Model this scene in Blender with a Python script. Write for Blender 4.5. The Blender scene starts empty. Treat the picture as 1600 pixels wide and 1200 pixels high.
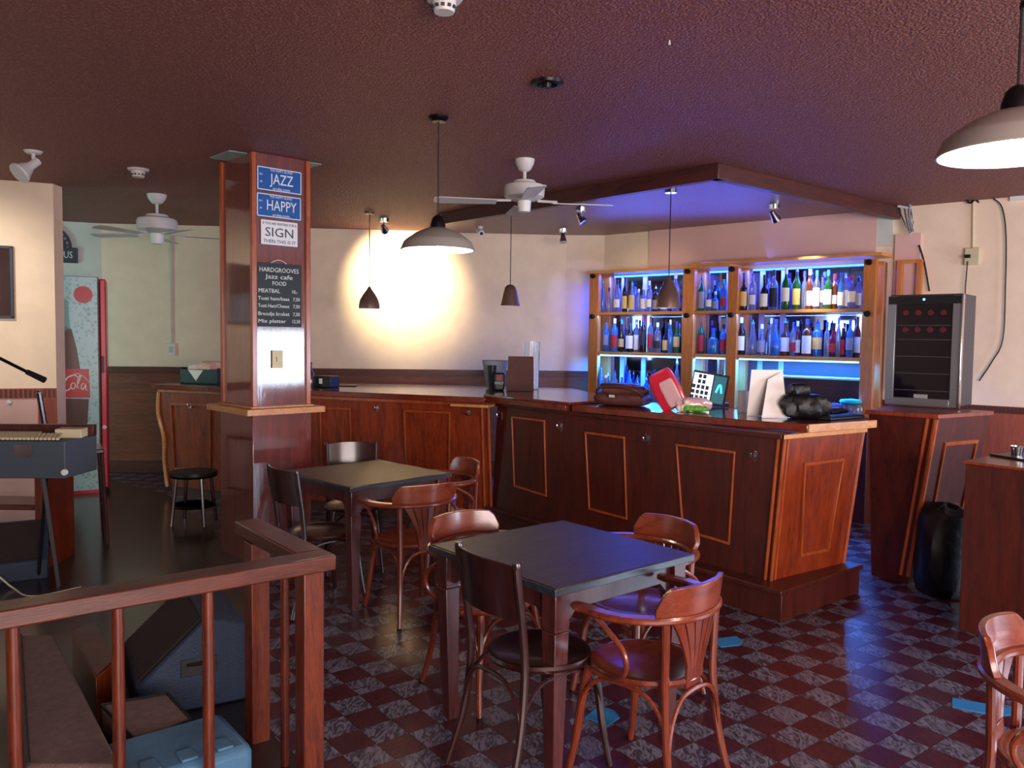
import bpy, math, random
from mathutils import Vector, Matrix
random.seed(7)
sc = bpy.context.scene
col = sc.collection
# ------------------------------------------------------------------ camera
F, PITCH, ROLL, HC = 1270.0, 0.056, 0.013, 1.65
_f = Vector((0, math.cos(PITCH), -math.sin(PITCH))); _r = Vector((1, 0, 0)); _u = _r.cross(_f)
RT = math.cos(ROLL) * _r + math.sin(ROLL) * _u
UP = -math.sin(ROLL) * _r + math.cos(ROLL) * _u
EYE = Vector((0, 0, HC))
cd = bpy.data.cameras.new('camera'); cam = bpy.data.objects.new('camera', cd); col.objects.link(cam)
m = Matrix.Identity(4)
for i in range(3):
    m[i][0], m[i][1], m[i][2], m[i][3] = RT[i], UP[i], -_f[i], EYE[i]
cam.matrix_world = m
cd.sensor_width = 36; cd.lens = 36 * F / 1600; cd.clip_start = .05; cd.clip_end = 100
sc.camera = cam
# ------------------------------------------------------------------ world, lights, exposure
vs = sc.view_settings
vs.view_transform = 'Standard'; vs.look = 'None'; vs.gamma = 1; vs.use_curve_mapping = False
vs.exposure = 0.45
w = bpy.data.worlds.new('World'); sc.world = w; w.use_nodes = True
w.node_tree.nodes['Background'].inputs[0].default_value = (.30, .36, .55, 1)
w.node_tree.nodes['Background'].inputs[1].default_value = .035

def light(name, kind, loc, energy, color, target=None, **kw):
    d = bpy.data.lights.new(name, kind); d.energy = energy; d.color = color
    for k, v in kw.items(): setattr(d, k, v)
    o = bpy.data.objects.new(name, d); col.objects.link(o); o.location = loc
    if target is not None:
        o.rotation_euler = (Vector(target) - Vector(loc)).to_track_quat('-Z', 'Y').to_euler()
    return o
DAY = (.62, .78, 1.0)
light('daylight_side_window', 'AREA', (6.85, 2.75, 1.1), 170, DAY, (-1, 4.4, .9), shape='RECTANGLE', size=2.4, size_y=1.25)
light('daylight_rear_window', 'AREA', (2.8, -2.3, 1.5), 370, (1.0, .86, .83), (2.8, 5, 2.6), shape='RECTANGLE', size=5.0, size_y=1.7)
light('daylight_alcove_door', 'AREA', (-6.85, 7.45, 1.4), 34, (.45, .95, .88), (-3.2, 9.6, 1.5), shape='RECTANGLE', size=.9, size_y=1.9)
light('daylight_left_fill', 'AREA', (-6.6, 2.6, 1.7), 22, (.55, .85, .95), (-3.3, 9.4, 1.9), shape='RECTANGLE', size=1.2, size_y=1.2)  # unseen fill added on the left to light the piano side

C = 2.93       # ceiling
HB = 1.15      # bar height

# ------------------------------------------------------------------ unprojection onto real planes
def ray(px, py):
    return ((px - 800) / F) * RT + ((600 - py) / F) * UP + _f
def hz(px, py, z):
    d = ray(px, py); return EYE + d * ((z - HC) / d.z)
def hd(px, py, D):
    d = ray(px, py); return EYE + d * (D / d.y)
def hp(px, py, A, B):
    """point of the pixel's ray on the vertical plane through A and B"""
    d = ray(px, py); n = Vector((-(B[1] - A[1]), B[0] - A[0], 0))
    return EYE + d * ((n.dot(Vector((A[0], A[1], 0))) - n.dot(EYE)) / n.dot(d))
def hpl(px, py, P, N):
    d = ray(px, py); return EYE + d * ((P - EYE).dot(N) / d.dot(N))

# ------------------------------------------------------------------ materials
MATS = {}
def srgb(r, g, b):
    f = lambda c: (c / 255 / 12.92) if c / 255 <= .04045 else ((c / 255 + .055) / 1.055) ** 2.4
    return (f(r), f(g), f(b), 1)
def base(name):
    mt = bpy.data.materials.new(name); mt.use_nodes = True
    nt = mt.node_tree; b = nt.nodes['Principled BSDF']; MATS[name] = mt
    return mt, nt, b
def plain(name, c, rough=.5, metal=0, spec=.5, noise=.0, bump=0, bscale=60, emit=None, es=0, trans=0, ior=1.45, coat=0, alpha=1):
    mt, nt, b = base(name)
    b.inputs['Base Color'].default_value = c; b.inputs['Roughness'].default_value = rough
    b.inputs['Metallic'].default_value = metal; b.inputs['Specular IOR Level'].default_value = spec
    b.inputs['Transmission Weight'].default_value = trans; b.inputs['IOR'].default_value = ior
    b.inputs['Coat Weight'].default_value = coat; b.inputs['Coat Roughness'].default_value = .12
    b.inputs['Alpha'].default_value = alpha
    if emit: b.inputs['Emission Color'].default_value = emit; b.inputs['Emission Strength'].default_value = es
    if noise or bump:
        tc = nt.nodes.new('ShaderNodeTexCoord'); n = nt.nodes.new('ShaderNodeTexNoise'); n.inputs['Scale'].default_value = bscale
        n.inputs['Detail'].default_value = 5
        nt.links.new(tc.outputs['Object'], n.inputs['Vector'])
        if noise:
            n2 = nt.nodes.new('ShaderNodeTexNoise'); n2.inputs['Scale'].default_value = bscale * .18; n2.inputs['Detail'].default_value = 6
            nt.links.new(tc.outputs['Object'], n2.inputs['Vector'])
            r = nt.nodes.new('ShaderNodeValToRGB'); r.color_ramp.elements[0].position = .3; r.color_ramp.elements[1].position = .7
            r.color_ramp.elements[0].color = tuple(x * (1 - noise) for x in c[:3]) + (1,)
            r.color_ramp.elements[1].color = tuple(min(1, x * (1 + noise)) for x in c[:3]) + (1,)
            nt.links.new(n2.outputs['Fac'], r.inputs[0]); nt.links.new(r.outputs[0], b.inputs['Base Color'])
        if bump:
            bp = nt.nodes.new('ShaderNodeBump'); bp.inputs['Strength'].default_value = bump; bp.inputs['Distance'].default_value = .01
            nt.links.new(n.outputs['Fac'], bp.inputs['Height']); nt.links.new(bp.outputs[0], b.inputs['Normal'])
    return mt
def wood(name, c1, c2, axis='z', rough=.35, scale=6, coat=.3, knots=0, bump=.08, crough=.15):
    mt, nt, b = base(name); N = nt.nodes.new; L = nt.links.new
    tc = N('ShaderNodeTexCoord'); mp = N('ShaderNodeMapping')
    s = {'x': (.12, 1, 1), 'y': (1, .12, 1), 'z': (1, 1, .12)}[axis]
    mp.inputs['Scale'].default_value = tuple(scale * k for k in s)
    L(tc.outputs['Object'], mp.inputs['Vector'])
    n = N('ShaderNodeTexNoise'); n.inputs['Scale'].default_value = 3; n.inputs['Detail'].default_value = 9; n.inputs['Distortion'].default_value = 1.2
    n.inputs['Roughness'].default_value = .62
    L(mp.outputs[0], n.inputs['Vector'])
    n2 = N('ShaderNodeTexNoise'); n2.inputs['Scale'].default_value = 22; n2.inputs['Detail'].default_value = 4; L(mp.outputs[0], n2.inputs['Vector'])
    mx = N('ShaderNodeMath'); mx.operation = 'MULTIPLY_ADD'; mx.inputs[1].default_value = .35; L(n2.outputs['Fac'], mx.inputs[0]); 
    ms = N('ShaderNodeMath'); ms.operation = 'MULTIPLY'; ms.inputs[1].default_value = .75; L(n.outputs['Fac'], ms.inputs[0]); L(ms.outputs[0], mx.inputs[2])
    r = N('ShaderNodeValToRGB'); e = r.color_ramp.elements; e[0].position = .38; e[1].position = .66; e[0].color = c1; e[1].color = c2
    L(mx.outputs[0], r.inputs[0]); L(r.outputs[0], b.inputs['Base Color'])
    b.inputs['Roughness'].default_value = rough; b.inputs['Coat Weight'].default_value = coat; b.inputs['Coat Roughness'].default_value = crough
    bp = N('ShaderNodeBump'); bp.inputs['Strength'].default_value = bump; bp.inputs['Distance'].default_value = .004
    L(mx.outputs[0], bp.inputs['Height']); L(bp.outputs[0], b.inputs['Normal'])
    if coat: L(bp.outputs[0], b.inputs['Coat Normal'])
    return mt
K = {}
def mk():
    K['cream'] = plain('wall_paint', srgb(240, 216, 190), .75, noise=.05, bump=.15, bscale=30)
    K['cream2'] = plain('alcove_paint', srgb(205, 208, 200), .75, noise=.05, bump=.15, bscale=30)
    K['pink'] = plain('painted_board', srgb(222, 180, 172), .7, noise=.06, bscale=10)
    # stucco ceiling
    mt, nt, b = base('ceiling_stucco'); N = nt.nodes.new; L = nt.links.new
    tc = N('ShaderNodeTexCoord'); n = N('ShaderNodeTexNoise'); n.inputs['Scale'].default_value = 110; n.inputs['Detail'].default_value = 6
    v = N('ShaderNodeTexVoronoi'); v.inputs['Scale'].default_value = 80; v.feature = 'SMOOTH_F1'
    L(tc.outputs['Object'], n.inputs['Vector']); L(tc.outputs['Object'], v.inputs['Vector'])
    mu = N('ShaderNodeMath'); mu.operation = 'SUBTRACT'; L(n.outputs['Fac'], mu.inputs[0]); L(v.outputs['Distance'], mu.inputs[1])
    bp = N('ShaderNodeBump'); bp.inputs['Strength'].default_value = .8; bp.inputs['Distance'].default_value = .012
    L(mu.outputs[0], bp.inputs['Height']); L(bp.outputs[0], b.inputs['Normal'])
    r = N('ShaderNodeValToRGB'); r.color_ramp.elements[0].color = srgb(120, 66, 58); r.color_ramp.elements[1].color = srgb(180, 118, 106)
    r.color_ramp.elements[0].position = .1; r.color_ramp.elements[1].position = .6
    L(mu.outputs[0], r.inputs[0]); L(r.outputs[0], b.inputs['Base Color']); b.inputs['Roughness'].default_value = .6
    K['stucco'] = mt
    K['stagefloor_dim'] = wood('stage_floor_dim_wood', srgb(18, 12, 11), srgb(34, 22, 18), 'x', .3, 2, .4)  # near-black tone carries the dim light left of the column
    mt = mt.copy(); mt.name = 'canopy_stucco'; b = mt.node_tree.nodes['Principled BSDF']; b.inputs['Roughness'].default_value = .32
    for nd in mt.node_tree.nodes:
        if nd.type == 'VALTORGB': nd.color_ramp.elements[0].color = srgb(110, 66, 66); nd.color_ramp.elements[1].color = srgb(160, 120, 118)
        if nd.type == 'BUMP': nd.inputs['Strength'].default_value = .4
    K['canopy'] = mt
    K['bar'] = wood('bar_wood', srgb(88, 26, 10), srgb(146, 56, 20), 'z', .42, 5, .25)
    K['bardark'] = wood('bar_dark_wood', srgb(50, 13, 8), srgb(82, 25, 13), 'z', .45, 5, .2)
    K['barmould'] = wood('moulding_wood', srgb(128, 50, 18), srgb(172, 82, 32), 'z', .35, 9, .4)
    K['bartop'] = wood('bar_top_wood', srgb(84, 30, 22), srgb(122, 50, 34), 'x', .16, 4, .7, bump=.03, crough=.06)
    K['ledge'] = wood('pale_ledge_wood', srgb(176, 112, 60), srgb(206, 146, 88), 'x', .4, 7, .3)
    K['column'] = wood('column_wood', srgb(76, 20, 16), srgb(118, 38, 24), 'z', .6, 6, 1.0, bump=.10, crough=.07); K['column'].node_tree.nodes['Principled BSDF'].inputs['Coat IOR'].default_value = 1.8
    K['wains'] = wood('wainscot_wood', srgb(104, 52, 34), srgb(138, 74, 48), 'x', .5, 4, .1)
    K['wainsred'] = wood('wainscot_red_wood', srgb(128, 58, 42), srgb(160, 82, 60), 'z', .5, 4, .1)
    K['traildark'] = wood('chair_rail_wood', srgb(70, 32, 26), srgb(100, 48, 36), 'x', .5, 8, .1)
    K['rail'] = wood('rail_wood', srgb(66, 19, 7), srgb(116, 46, 18), 'z', .42, 9, .25, bump=.2)
    K['railx'] = wood('handrail_wood', srgb(60, 22, 14), srgb(98, 44, 28), 'x', .4, 9, .3, bump=.25)
    K['chair'] = wood('chair_wood', srgb(86, 30, 17), srgb(122, 52, 31), 'z', .3, 7, .5, bump=.04)
    K['chairx'] = wood('chair_bent_wood', srgb(94, 35, 20), srgb(132, 59, 36), 'x', .3, 7, .5, bump=.04)
    K['dark'] = wood('dark_chair_wood', srgb(32, 12, 12), srgb(54, 24, 22), 'z', .28, 7, .5, bump=.04)
    K['table'] = wood('table_leg_wood', srgb(58, 22, 22), srgb(88, 42, 40), 'z', .35, 6, .4)
    K['tabletop'] = wood('table_top_wood', srgb(24, 15, 14), srgb(54, 36, 30), 'x', .5, 9, .15, bump=.6, crough=.2); K['tabletop'].node_tree.nodes['Principled BSDF'].inputs['Specular IOR Level'].default_value = .3
    K['tableedge_lit'] = wood('table_edge_lit_blue', srgb(30, 32, 40), srgb(60, 62, 72), 'x', .3, 9, .5, bump=.3)  # bluish tone puts the light on the table edge into its colour
    K['pine'] = wood('shelf_pine', srgb(176, 96, 40), srgb(214, 134, 62), 'z', .4, 6, .3)
    K['pinex'] = wood('shelf_pine_board', srgb(186, 108, 44), srgb(222, 150, 72), 'x', .4, 6, .3)
    K['beam'] = wood('beam_wood', srgb(56, 24, 24), srgb(84, 38, 34), 'x', .5, 5, .15)
    K['black'] = plain('black_plastic', srgb(22, 22, 26), .4)
    K['blackm'] = plain('black_metal', srgb(26, 24, 26), .35, .6)
    K['bag'] = plain('black_bag', srgb(10, 9, 14), .45, bump=.6, bscale=14)
    K['chrome'] = plain('chrome', srgb(210, 210, 215), .15, 1)
    K['steel'] = plain('brushed_steel', srgb(150, 152, 160), .35, .8)
    K['white'] = plain('white_plastic', srgb(222, 222, 220), .4)
    K['whitefan'] = plain('fan_enamel', srgb(205, 200, 198), .4)
    K['shade'] = plain('grey_enamel', srgb(150, 142, 136), .45)
    K['shadein'] = plain('white_enamel', srgb(250, 250, 245), .5)
    K['bronze'] = plain('bronze_shade', srgb(112, 84, 76), .4, .3)
    K['paper'] = plain('white_paper', srgb(235, 228, 222), .7)
    K['brown'] = plain('brown_card', srgb(92, 58, 54), .7, noise=.08)
    K['leather'] = plain('brown_leather', srgb(86, 46, 42), .45, bump=.5, bscale=25)
    K['blue'] = plain('sign_blue', srgb(22, 84, 160), .35)
    K['signwhite'] = plain('sign_white', srgb(225, 228, 232), .4)
    K['slate'] = plain('slate', srgb(34, 44, 50), .6, noise=.1)
    K['chalk'] = plain('chalk', srgb(215, 220, 220), .8)
    K['ink'] = plain('dark_print', srgb(58, 62, 74), .6)
    K['mirror'] = plain('mirror', srgb(150, 155, 205), .04, 1)  # blue tint puts the LED glow into the mirror's colour
    K['led'] = plain('led_strip', srgb(40, 130, 255), .5, emit=(.10, .48, 1, 1), es=7)
    K['ledup'] = plain('led_strip_deep', srgb(30, 80, 255), .5, emit=(.04, .20, 1, 1), es=5)
    K['bulb'] = plain('lamp_bulb', srgb(255, 255, 255), .5, emit=(1, .97, .9, 1), es=25)
    K['carpet'] = plain('carpet_brown', srgb(112, 92, 86), .95, noise=.15, bump=.6, bscale=160)
    K['caseblue'] = plain('case_blue', srgb(74, 118, 150), .45, noise=.08, bump=.2, bscale=100)
    K['spk'] = plain('speaker_paint', srgb(32, 46, 68), .6, noise=.1, bump=.3, bscale=120)
    K['grille'] = plain('speaker_grille', srgb(44, 32, 28), .8, bump=.8, bscale=200)
    K['tolex'] = plain('grey_vinyl', srgb(66, 74, 84), .55, bump=.3, bscale=200)
    K['ivory'] = plain('ivory', srgb(206, 194, 160), .5)
    K['red'] = plain('fridge_red', srgb(196, 24, 50), .3)
    K['redlogo'] = plain('print_red', srgb(190, 30, 44), .3)
    K['cola'] = plain('print_dark_cola', srgb(84, 40, 36), .3)
    K['pale'] = plain('print_pale', srgb(190, 210, 215), .35)
    K['glassclear'] = plain('clear_glass', (.9, .95, 1, 1), .05, trans=1, ior=1.3)
    K['bluecard'] = plain('blue_card', srgb(48, 128, 190), .6)
    K['label_w'] = plain('label_white', srgb(240, 236, 222), .6)
    K['label_y'] = plain('label_yellow', srgb(226, 190, 110), .6)
    K['label_k'] = plain('label_black', srgb(38, 38, 44), .6)
    K['label_r'] = plain('label_red', srgb(180, 40, 44), .6)
    K['label_g'] = plain('label_grey', srgb(150, 150, 156), .6)
    K['g_green'] = plain('glass_green', srgb(30, 90, 46), .08, spec=.7, coat=.6)
    K['g_dark'] = plain('glass_dark', srgb(34, 20, 24), .08, spec=.7, coat=.6)
    K['g_amber'] = plain('glass_amber', srgb(96, 44, 26), .08, spec=.7, coat=.6)
    K['g_clear'] = plain('glass_clear', srgb(195, 205, 235), .05, trans=.85, ior=1.25, coat=.6)
    K['g_blue'] = plain('glass_blue', srgb(90, 160, 235), .05, trans=.7, ior=1.25, coat=.6)
    K['g_red'] = plain('glass_red', srgb(92, 16, 36), .08, spec=.7, coat=.6)
    K['c_white'] = plain('cap_white', srgb(236, 232, 225), .5)
    K['c_blue'] = plain('cap_blue', srgb(40, 60, 160), .5)
    K['c_teal'] = plain('cap_teal', srgb(50, 190, 220), .5)
    K['c_black'] = plain('cap_black', srgb(30, 28, 34), .5)
    K['c_red'] = plain('cap_red', srgb(170, 50, 60), .5)
    K['bagred'] = plain('red_film', srgb(205, 36, 60), .2, coat=.8)
    K['bagclear'] = plain('pale_film', srgb(214, 170, 176), .2, coat=.8)
    K['veg'] = plain('green_leaves', srgb(100, 180, 60), .5, noise=.3, bscale=60)
    K['onion'] = plain('onion_skin', srgb(226, 214, 196), .4)
    K['screen'] = plain('screen_light', srgb(220, 230, 240), .3, emit=(.75, .9, 1, 1), es=.9)
    K['screenteal'] = plain('screen_teal', srgb(10, 50, 60), .3, emit=(.02, .10, .13, 1), es=1)
    K['screencyan'] = plain('screen_cyan', srgb(40, 200, 230), .3, emit=(.1, .8, .95, 1), es=1)
    K['tissue'] = plain('tissue_pink', srgb(235, 190, 175), .8)
    K['grout'] = plain('grout', srgb(60, 52, 58), .7, noise=.1)
    K['gasket'] = plain('print_frost', srgb(120, 160, 165), .35)
    K['panelside'] = plain('cooler_side', srgb(62, 58, 62), .5)
    K['coolglass'] = plain('cooler_glass', srgb(16, 12, 22), .08, coat=.5)
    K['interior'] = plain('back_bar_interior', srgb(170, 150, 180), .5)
    # tiles
    for nm, a, b_ in (('tile_red', srgb(60, 20, 30), srgb(80, 30, 42)), ('tile_grey', srgb(54, 50, 64), srgb(122, 118, 134))):
        mt, nt, b = base(nm); N = nt.nodes.new; L = nt.links.new
        tc = N('ShaderNodeTexCoord'); oi = N('ShaderNodeObjectInfo'); ad = N('ShaderNodeVectorMath'); ad.operation = 'ADD'
        sm = N('ShaderNodeVectorMath'); sm.operation = 'SCALE'; sm.inputs[3].default_value = 9
        cx = N('ShaderNodeCombineXYZ'); L(oi.outputs['Random'], cx.inputs[0]); L(oi.outputs['Random'], cx.inputs[1]); L(cx.outputs[0], sm.inputs[0])
        L(tc.outputs['Object'], ad.inputs[0]); L(sm.outputs[0], ad.inputs[1])
        mp = N('ShaderNodeMapping'); mp.inputs['Scale'].default_value = (26, 9, 9); L(ad.outputs[0], mp.inputs['Vector'])
        n = N('ShaderNodeTexNoise'); n.inputs['Scale'].default_value = 1.0; n.inputs['Detail'].default_value = 4; n.inputs['Distortion'].default_value = 3.2
        L(mp.outputs[0], n.inputs['Vector'])
        r = N('ShaderNodeValToRGB'); r.color_ramp.elements[0].position = .42; r.color_ramp.elements[1].position = .58
        r.color_ramp.elements[0].color = a; r.color_ramp.elements[1].color = b_
        L(n.outputs['Fac'], r.inputs[0]); L(r.outputs[0], b.inputs['Base Color'])
        b.inputs['Roughness'].default_value = .3; b.inputs['Coat Weight'].default_value = .25; b.inputs['Coat Roughness'].default_value = .25
        bp = N('ShaderNodeBump'); bp.inputs['Strength'].default_value = .15; bp.inputs['Distance'].default_value = .003
        L(n.outputs['Fac'], bp.inputs['Height']); L(bp.outputs[0], b.inputs['Normal'])
        K[nm] = mt
    # cooler side picture: frosty drops
    mt, nt, b = base('frost_print'); N = nt.nodes.new; L = nt.links.new
    tc = N('ShaderNodeTexCoord'); v = N('ShaderNodeTexVoronoi'); v.inputs['Scale'].default_value = 26; n = N('ShaderNodeTexNoise'); n.inputs['Scale'].default_value = 3
    L(tc.outputs['Object'], v.inputs['Vector']); L(tc.outputs['Object'], n.inputs['Vector'])
    mu = N('ShaderNodeMath'); mu.operation = 'ADD'; L(v.outputs['Distance'], mu.inputs[0]); L(n.outputs['Fac'], mu.inputs[1])
    r = N('ShaderNodeValToRGB'); r.color_ramp.elements[0].position = .4; r.color_ramp.elements[1].position = 1.1
    r.color_ramp.elements[0].color = srgb(96, 138, 146); r.color_ramp.elements[1].color = srgb(170, 205, 210)
    L(mu.outputs[0], r.inputs[0]); L(r.outputs[0], b.inputs['Base Color']); b.inputs['Roughness'].default_value = .3
    K['frost'] = mt
mk()

# ------------------------------------------------------------------ mesh builder
class MB:
    def __init__(s): s.v = []; s.f = []
    def add(s, vs_, fs):
        n = len(s.v); s.v += [tuple(p) for p in vs_]; s.f += [tuple(i + n for i in f) for f in fs]; return s
    def hexa(s, P):
        return s.add(P, [(3, 2, 1, 0), (4, 5, 6, 7), (0, 1, 5, 4), (1, 2, 6, 5), (2, 3, 7, 6), (3, 0, 4, 7)])
    def box(s, c, sz, rz=0, M=None):
        x, y, z = [k / 2 for k in sz]
        P = [Vector(p) for p in ((-x, -y, -z), (x, -y, -z), (x, y, -z), (-x, y, -z), (-x, -y, z), (x, -y, z), (x, y, z), (-x, y, z))]
        R = M if M is not None else Matrix.Rotation(rz, 3, 'Z')
        return s.hexa([R @ p + Vector(c) for p in P])
    def prism(s, poly, z0, z1):
        n = len(poly)
        a = sum(poly[i][0] * poly[(i + 1) % n][1] - poly[(i + 1) % n][0] * poly[i][1] for i in range(n))
        if a < 0: poly = poly[::-1]
        P = [(p[0], p[1], z0) for p in poly] + [(p[0], p[1], z1) for p in poly]
        return s.add(P, [tuple(range(n - 1, -1, -1)), tuple(range(n, 2 * n))] + [(i, (i + 1) % n, n + (i + 1) % n, n + i) for i in range(n)])
    def slab(s, pts, n, t):
        """flat polygon pts (3D) thickened along n by t"""
        n = Vector(n).normalized(); k = len(pts); P = [Vector(p) for p in pts]
        nn = Vector((0, 0, 0))
        for i in range(k): nn += P[i].cross(P[(i + 1) % k])
        if nn.dot(n) < 0: P = P[::-1]
        Q = P + [p + n * t for p in P]
        return s.add(Q, [tuple(range(k - 1, -1, -1)), tuple(range(k, 2 * k))] + [(i, (i + 1) % k, k + (i + 1) % k, k + i) for i in range(k)])
    def tube(s, path, r, n=8, cap=True, flat=None):
        """flat: (width, thickness, up-vector) rectangular-ish section instead of round"""
        P = [Vector(p) for p in path]; R = r if isinstance(r, (list, tuple)) else [r] * len(P)
        rings = []; ref = None
        for i, p in enumerate(P):
            t = (P[min(i + 1, len(P) - 1)] - P[max(i - 1, 0)]).normalized()
            if ref is None:
                ref = Vector((0, 0, 1)) if abs(t.z) < .9 else Vector((1, 0, 0))
            if flat: ref = Vector(flat)
            x = t.cross(ref).normalized(); y = x.cross(t).normalized()
            if not flat: ref = y
            if flat:
                w_, h_ = R[i]; o = min(w_, h_) * .3
                sec = [(-w_ / 2 + o, -h_ / 2), (w_ / 2 - o, -h_ / 2), (w_ / 2, -h_ / 2 + o), (w_ / 2, h_ / 2 - o), (w_ / 2 - o, h_ / 2), (-w_ / 2 + o, h_ / 2), (-w_ / 2, h_ / 2 - o), (-w_ / 2, -h_ / 2 + o)]
                rings.append([p + x * a + y * b for a, b in sec])
            else:
                rings.append([p + (x * math.cos(2 * math.pi * k / n) + y * math.sin(2 * math.pi * k / n)) * R[i] for k in range(n)])
        m_ = len(rings[0]); vs_ = [q for rg in rings for q in rg]; fs = []
        for i in range(len(rings) - 1):
            for k in range(m_):
                a = i * m_ + k; b = i * m_ + (k + 1) % m_
                fs.append((a, b, b + m_, a + m_))
        if cap: fs += [tuple(range(m_ - 1, -1, -1)), tuple(range(len(vs_) - m_, len(vs_)))]
        return s.add(vs_, fs)
    def lathe(s, prof, n=24, c=(0, 0, 0), M=None):
        """prof: (r,z) from bottom to top"""
        vs_ = []; fs = []; c = Vector(c)
        for r, z in prof:
            for k in range(n):
                p = Vector((max(r, 1e-4) * math.cos(2 * math.pi * k / n), max(r, 1e-4) * math.sin(2 * math.pi * k / n), z))
                vs_.append((M @ p if M is not None else p) + c)
        for i in range(len(prof) - 1):
            for k in range(n):
                a = i * n + k; b = i * n + (k + 1) % n
                fs.append((a, b, b + n, a + n))
        if prof[0][0] > 1e-3: fs.append(tuple(range(n - 1, -1, -1)))
        if prof[-1][0] > 1e-3: fs.append(tuple(range(len(vs_) - n, len(vs_))))
        return s.add(vs_, fs)
    def mesh(s, name, mat, smooth=True):
        me = bpy.data.meshes.new(name); me.from_pydata(s.v, [], s.f); me.validate()
        if smooth:
            me.polygons.foreach_set('use_smooth', [True] * len(me.polygons)); me.set_sharp_from_angle(angle=math.radians(35))
        me.materials.append(K[mat]); return me
    def build(s, name, mat, parent=None, loc=None, smooth=True, bevel=0):
        o = bpy.data.objects.new(name, s.mesh(name, mat, smooth)); col.objects.link(o)
        if loc is not None: o.location = loc
        if parent: o.parent = parent
        if bevel:
            b = o.modifiers.new('bevel', 'BEVEL'); b.width = bevel; b.segments = 2; b.limit_method = 'ANGLE'
        return o
def bez(pts, n=6):
    """Catmull-Rom through pts"""
    P = [Vector(p) for p in pts]; out = []
    for i in range(len(P) - 1):
        a = P[max(i - 1, 0)]; b = P[i]; c = P[i + 1]; d = P[min(i + 2, len(P) - 1)]
        for k in range(n):
            t = k / n
            out.append(.5 * ((2 * b) + (c - a) * t + (2 * a - 5 * b + 4 * c - d) * t * t + (3 * b - a - 3 * c + d) * t ** 3))
    out.append(P[-1]); return out
def tag(o, label=None, cat=None, group=None, kind=None):
    if label: o['label'] = label
    if cat: o['category'] = cat
    if group: o['group'] = group
    if kind: o['kind'] = kind
    return o
def thing(name, label, cat, loc=(0, 0, 0), rz=0, group=None, M=None):
    o = bpy.data.objects.new(name, None); col.objects.link(o); o.empty_display_size = .1
    if M is not None: o.matrix_world = M
    else: o.location = loc; o.rotation_euler = (0, 0, rz)
    return tag(o, label, cat, group)
def struct(o): o['kind'] = 'structure'; return o
def copy_tree(o, parent=None):
    c = o.copy(); col.objects.link(c)
    if parent: c.parent = parent
    for ch in list(o.children): copy_tree(ch, c)
    return c
def frame_on(P, X, N):
    """matrix: origin P, x axis X, z axis N (out of the surface), y up"""
    X = Vector(X).normalized(); N = Vector(N).normalized(); Y = N.cross(X).normalized()
    m_ = Matrix.Identity(4)
    for i in range(3): m_[i][0], m_[i][1], m_[i][2], m_[i][3] = X[i], Y[i], N[i], P[i]
    return m_
def text(s, size, mat, parent, x, y, z=.003, name='lettering', ext=.0008, sx=1, align='CENTER', width=None):
    cu = bpy.data.curves.new(name, 'FONT'); cu.body = s; cu.size = size; cu.align_x = align; cu.align_y = 'CENTER'; cu.extrude = ext
    cu.resolution_u = 2
    cu.materials.append(K[mat]); o = bpy.data.objects.new(name, cu); col.objects.link(o)
    o.parent = parent; o.location = (x, y, z); o.scale = (sx, 1, 1)
    if width:
        bpy.context.view_layer.update(); dx = cu and o.dimensions.x
        if dx: o.scale = (sx * width / dx, 1, 1)
    return o

# ------------------------------------------------------------------ the setting
XL, XR, YB = -7.0, 7.0, -2.6
A_ = Vector((-4.83, 9.59)); B_ = Vector((.64, 10.02)); C_ = Vector((1.105, 9.98)); D_ = Vector((4.38, 7.07))
dw = (D_ - C_).normalized(); nw = Vector((-dw.y, dw.x)); nw = nw if nw.y < 0 else -nw
E_ = C_ + dw * ((XR - C_.x) / dw.x)
S_ = Vector((-7.0, 8.75)); PC = Vector((-3.98, 7.09)); PL = Vector((-7.0, 5.86))
def wallseg(name, a, b, z0, z1, mat, t=.12, push=0):
    a = Vector(a[:2]); b = Vector(b[:2]); d = (b - a).normalized(); n = Vector((-d.y, d.x))
    mid = (a + b) / 2
    if n.dot(mid - Vector((0, 4))) < 0: n = -n      # away from the room's middle
    a2 = a - n * push; b2 = b - n * push
    o = MB().prism([tuple(a2), tuple(b2), tuple(b + n * t), tuple(a + n * t)], z0, z1).build(name, mat, smooth=False)
    return struct(o)
wallseg('wall_back', A_, B_, 0, C, 'cream'); wallseg('wall_corner', B_, C_, 0, C, 'cream'); wallseg('wall_right', C_, E_, 0, C, 'cream')
wallseg('wall_alcove', S_, A_, 0, C, 'cream2')
pn = Vector((.38, -.925))
o = struct(MB().prism([tuple(PC), tuple(PL), (PL.x, PL.y + .16), (PC.x - .01, PC.y + .16)], 0, C).build('wall_partition', 'cream', smooth=False))
wallseg('wall_front', (XL, YB), (XR, YB), 0, C, 'cream')
wallseg('wall_left', (XL, YB), (XL, 8.75), 0, C, 'cream')
# far-right wall with a window opening beyond the frame
for nm, y0, y1, z0, z1 in (('wall_side', YB, 1.4, 0, C), ('wall_side', 4.1, E_.y, 0, C), ('wall_side', 1.4, 4.1, 0, .4), ('wall_side', 1.4, 4.1, 1.8, C)):
    struct(MB().box((XR + .06, (y0 + y1) / 2, (z0 + z1) / 2), (.12, y1 - y0, z1 - z0)).build(nm, 'cream', smooth=False))
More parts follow.
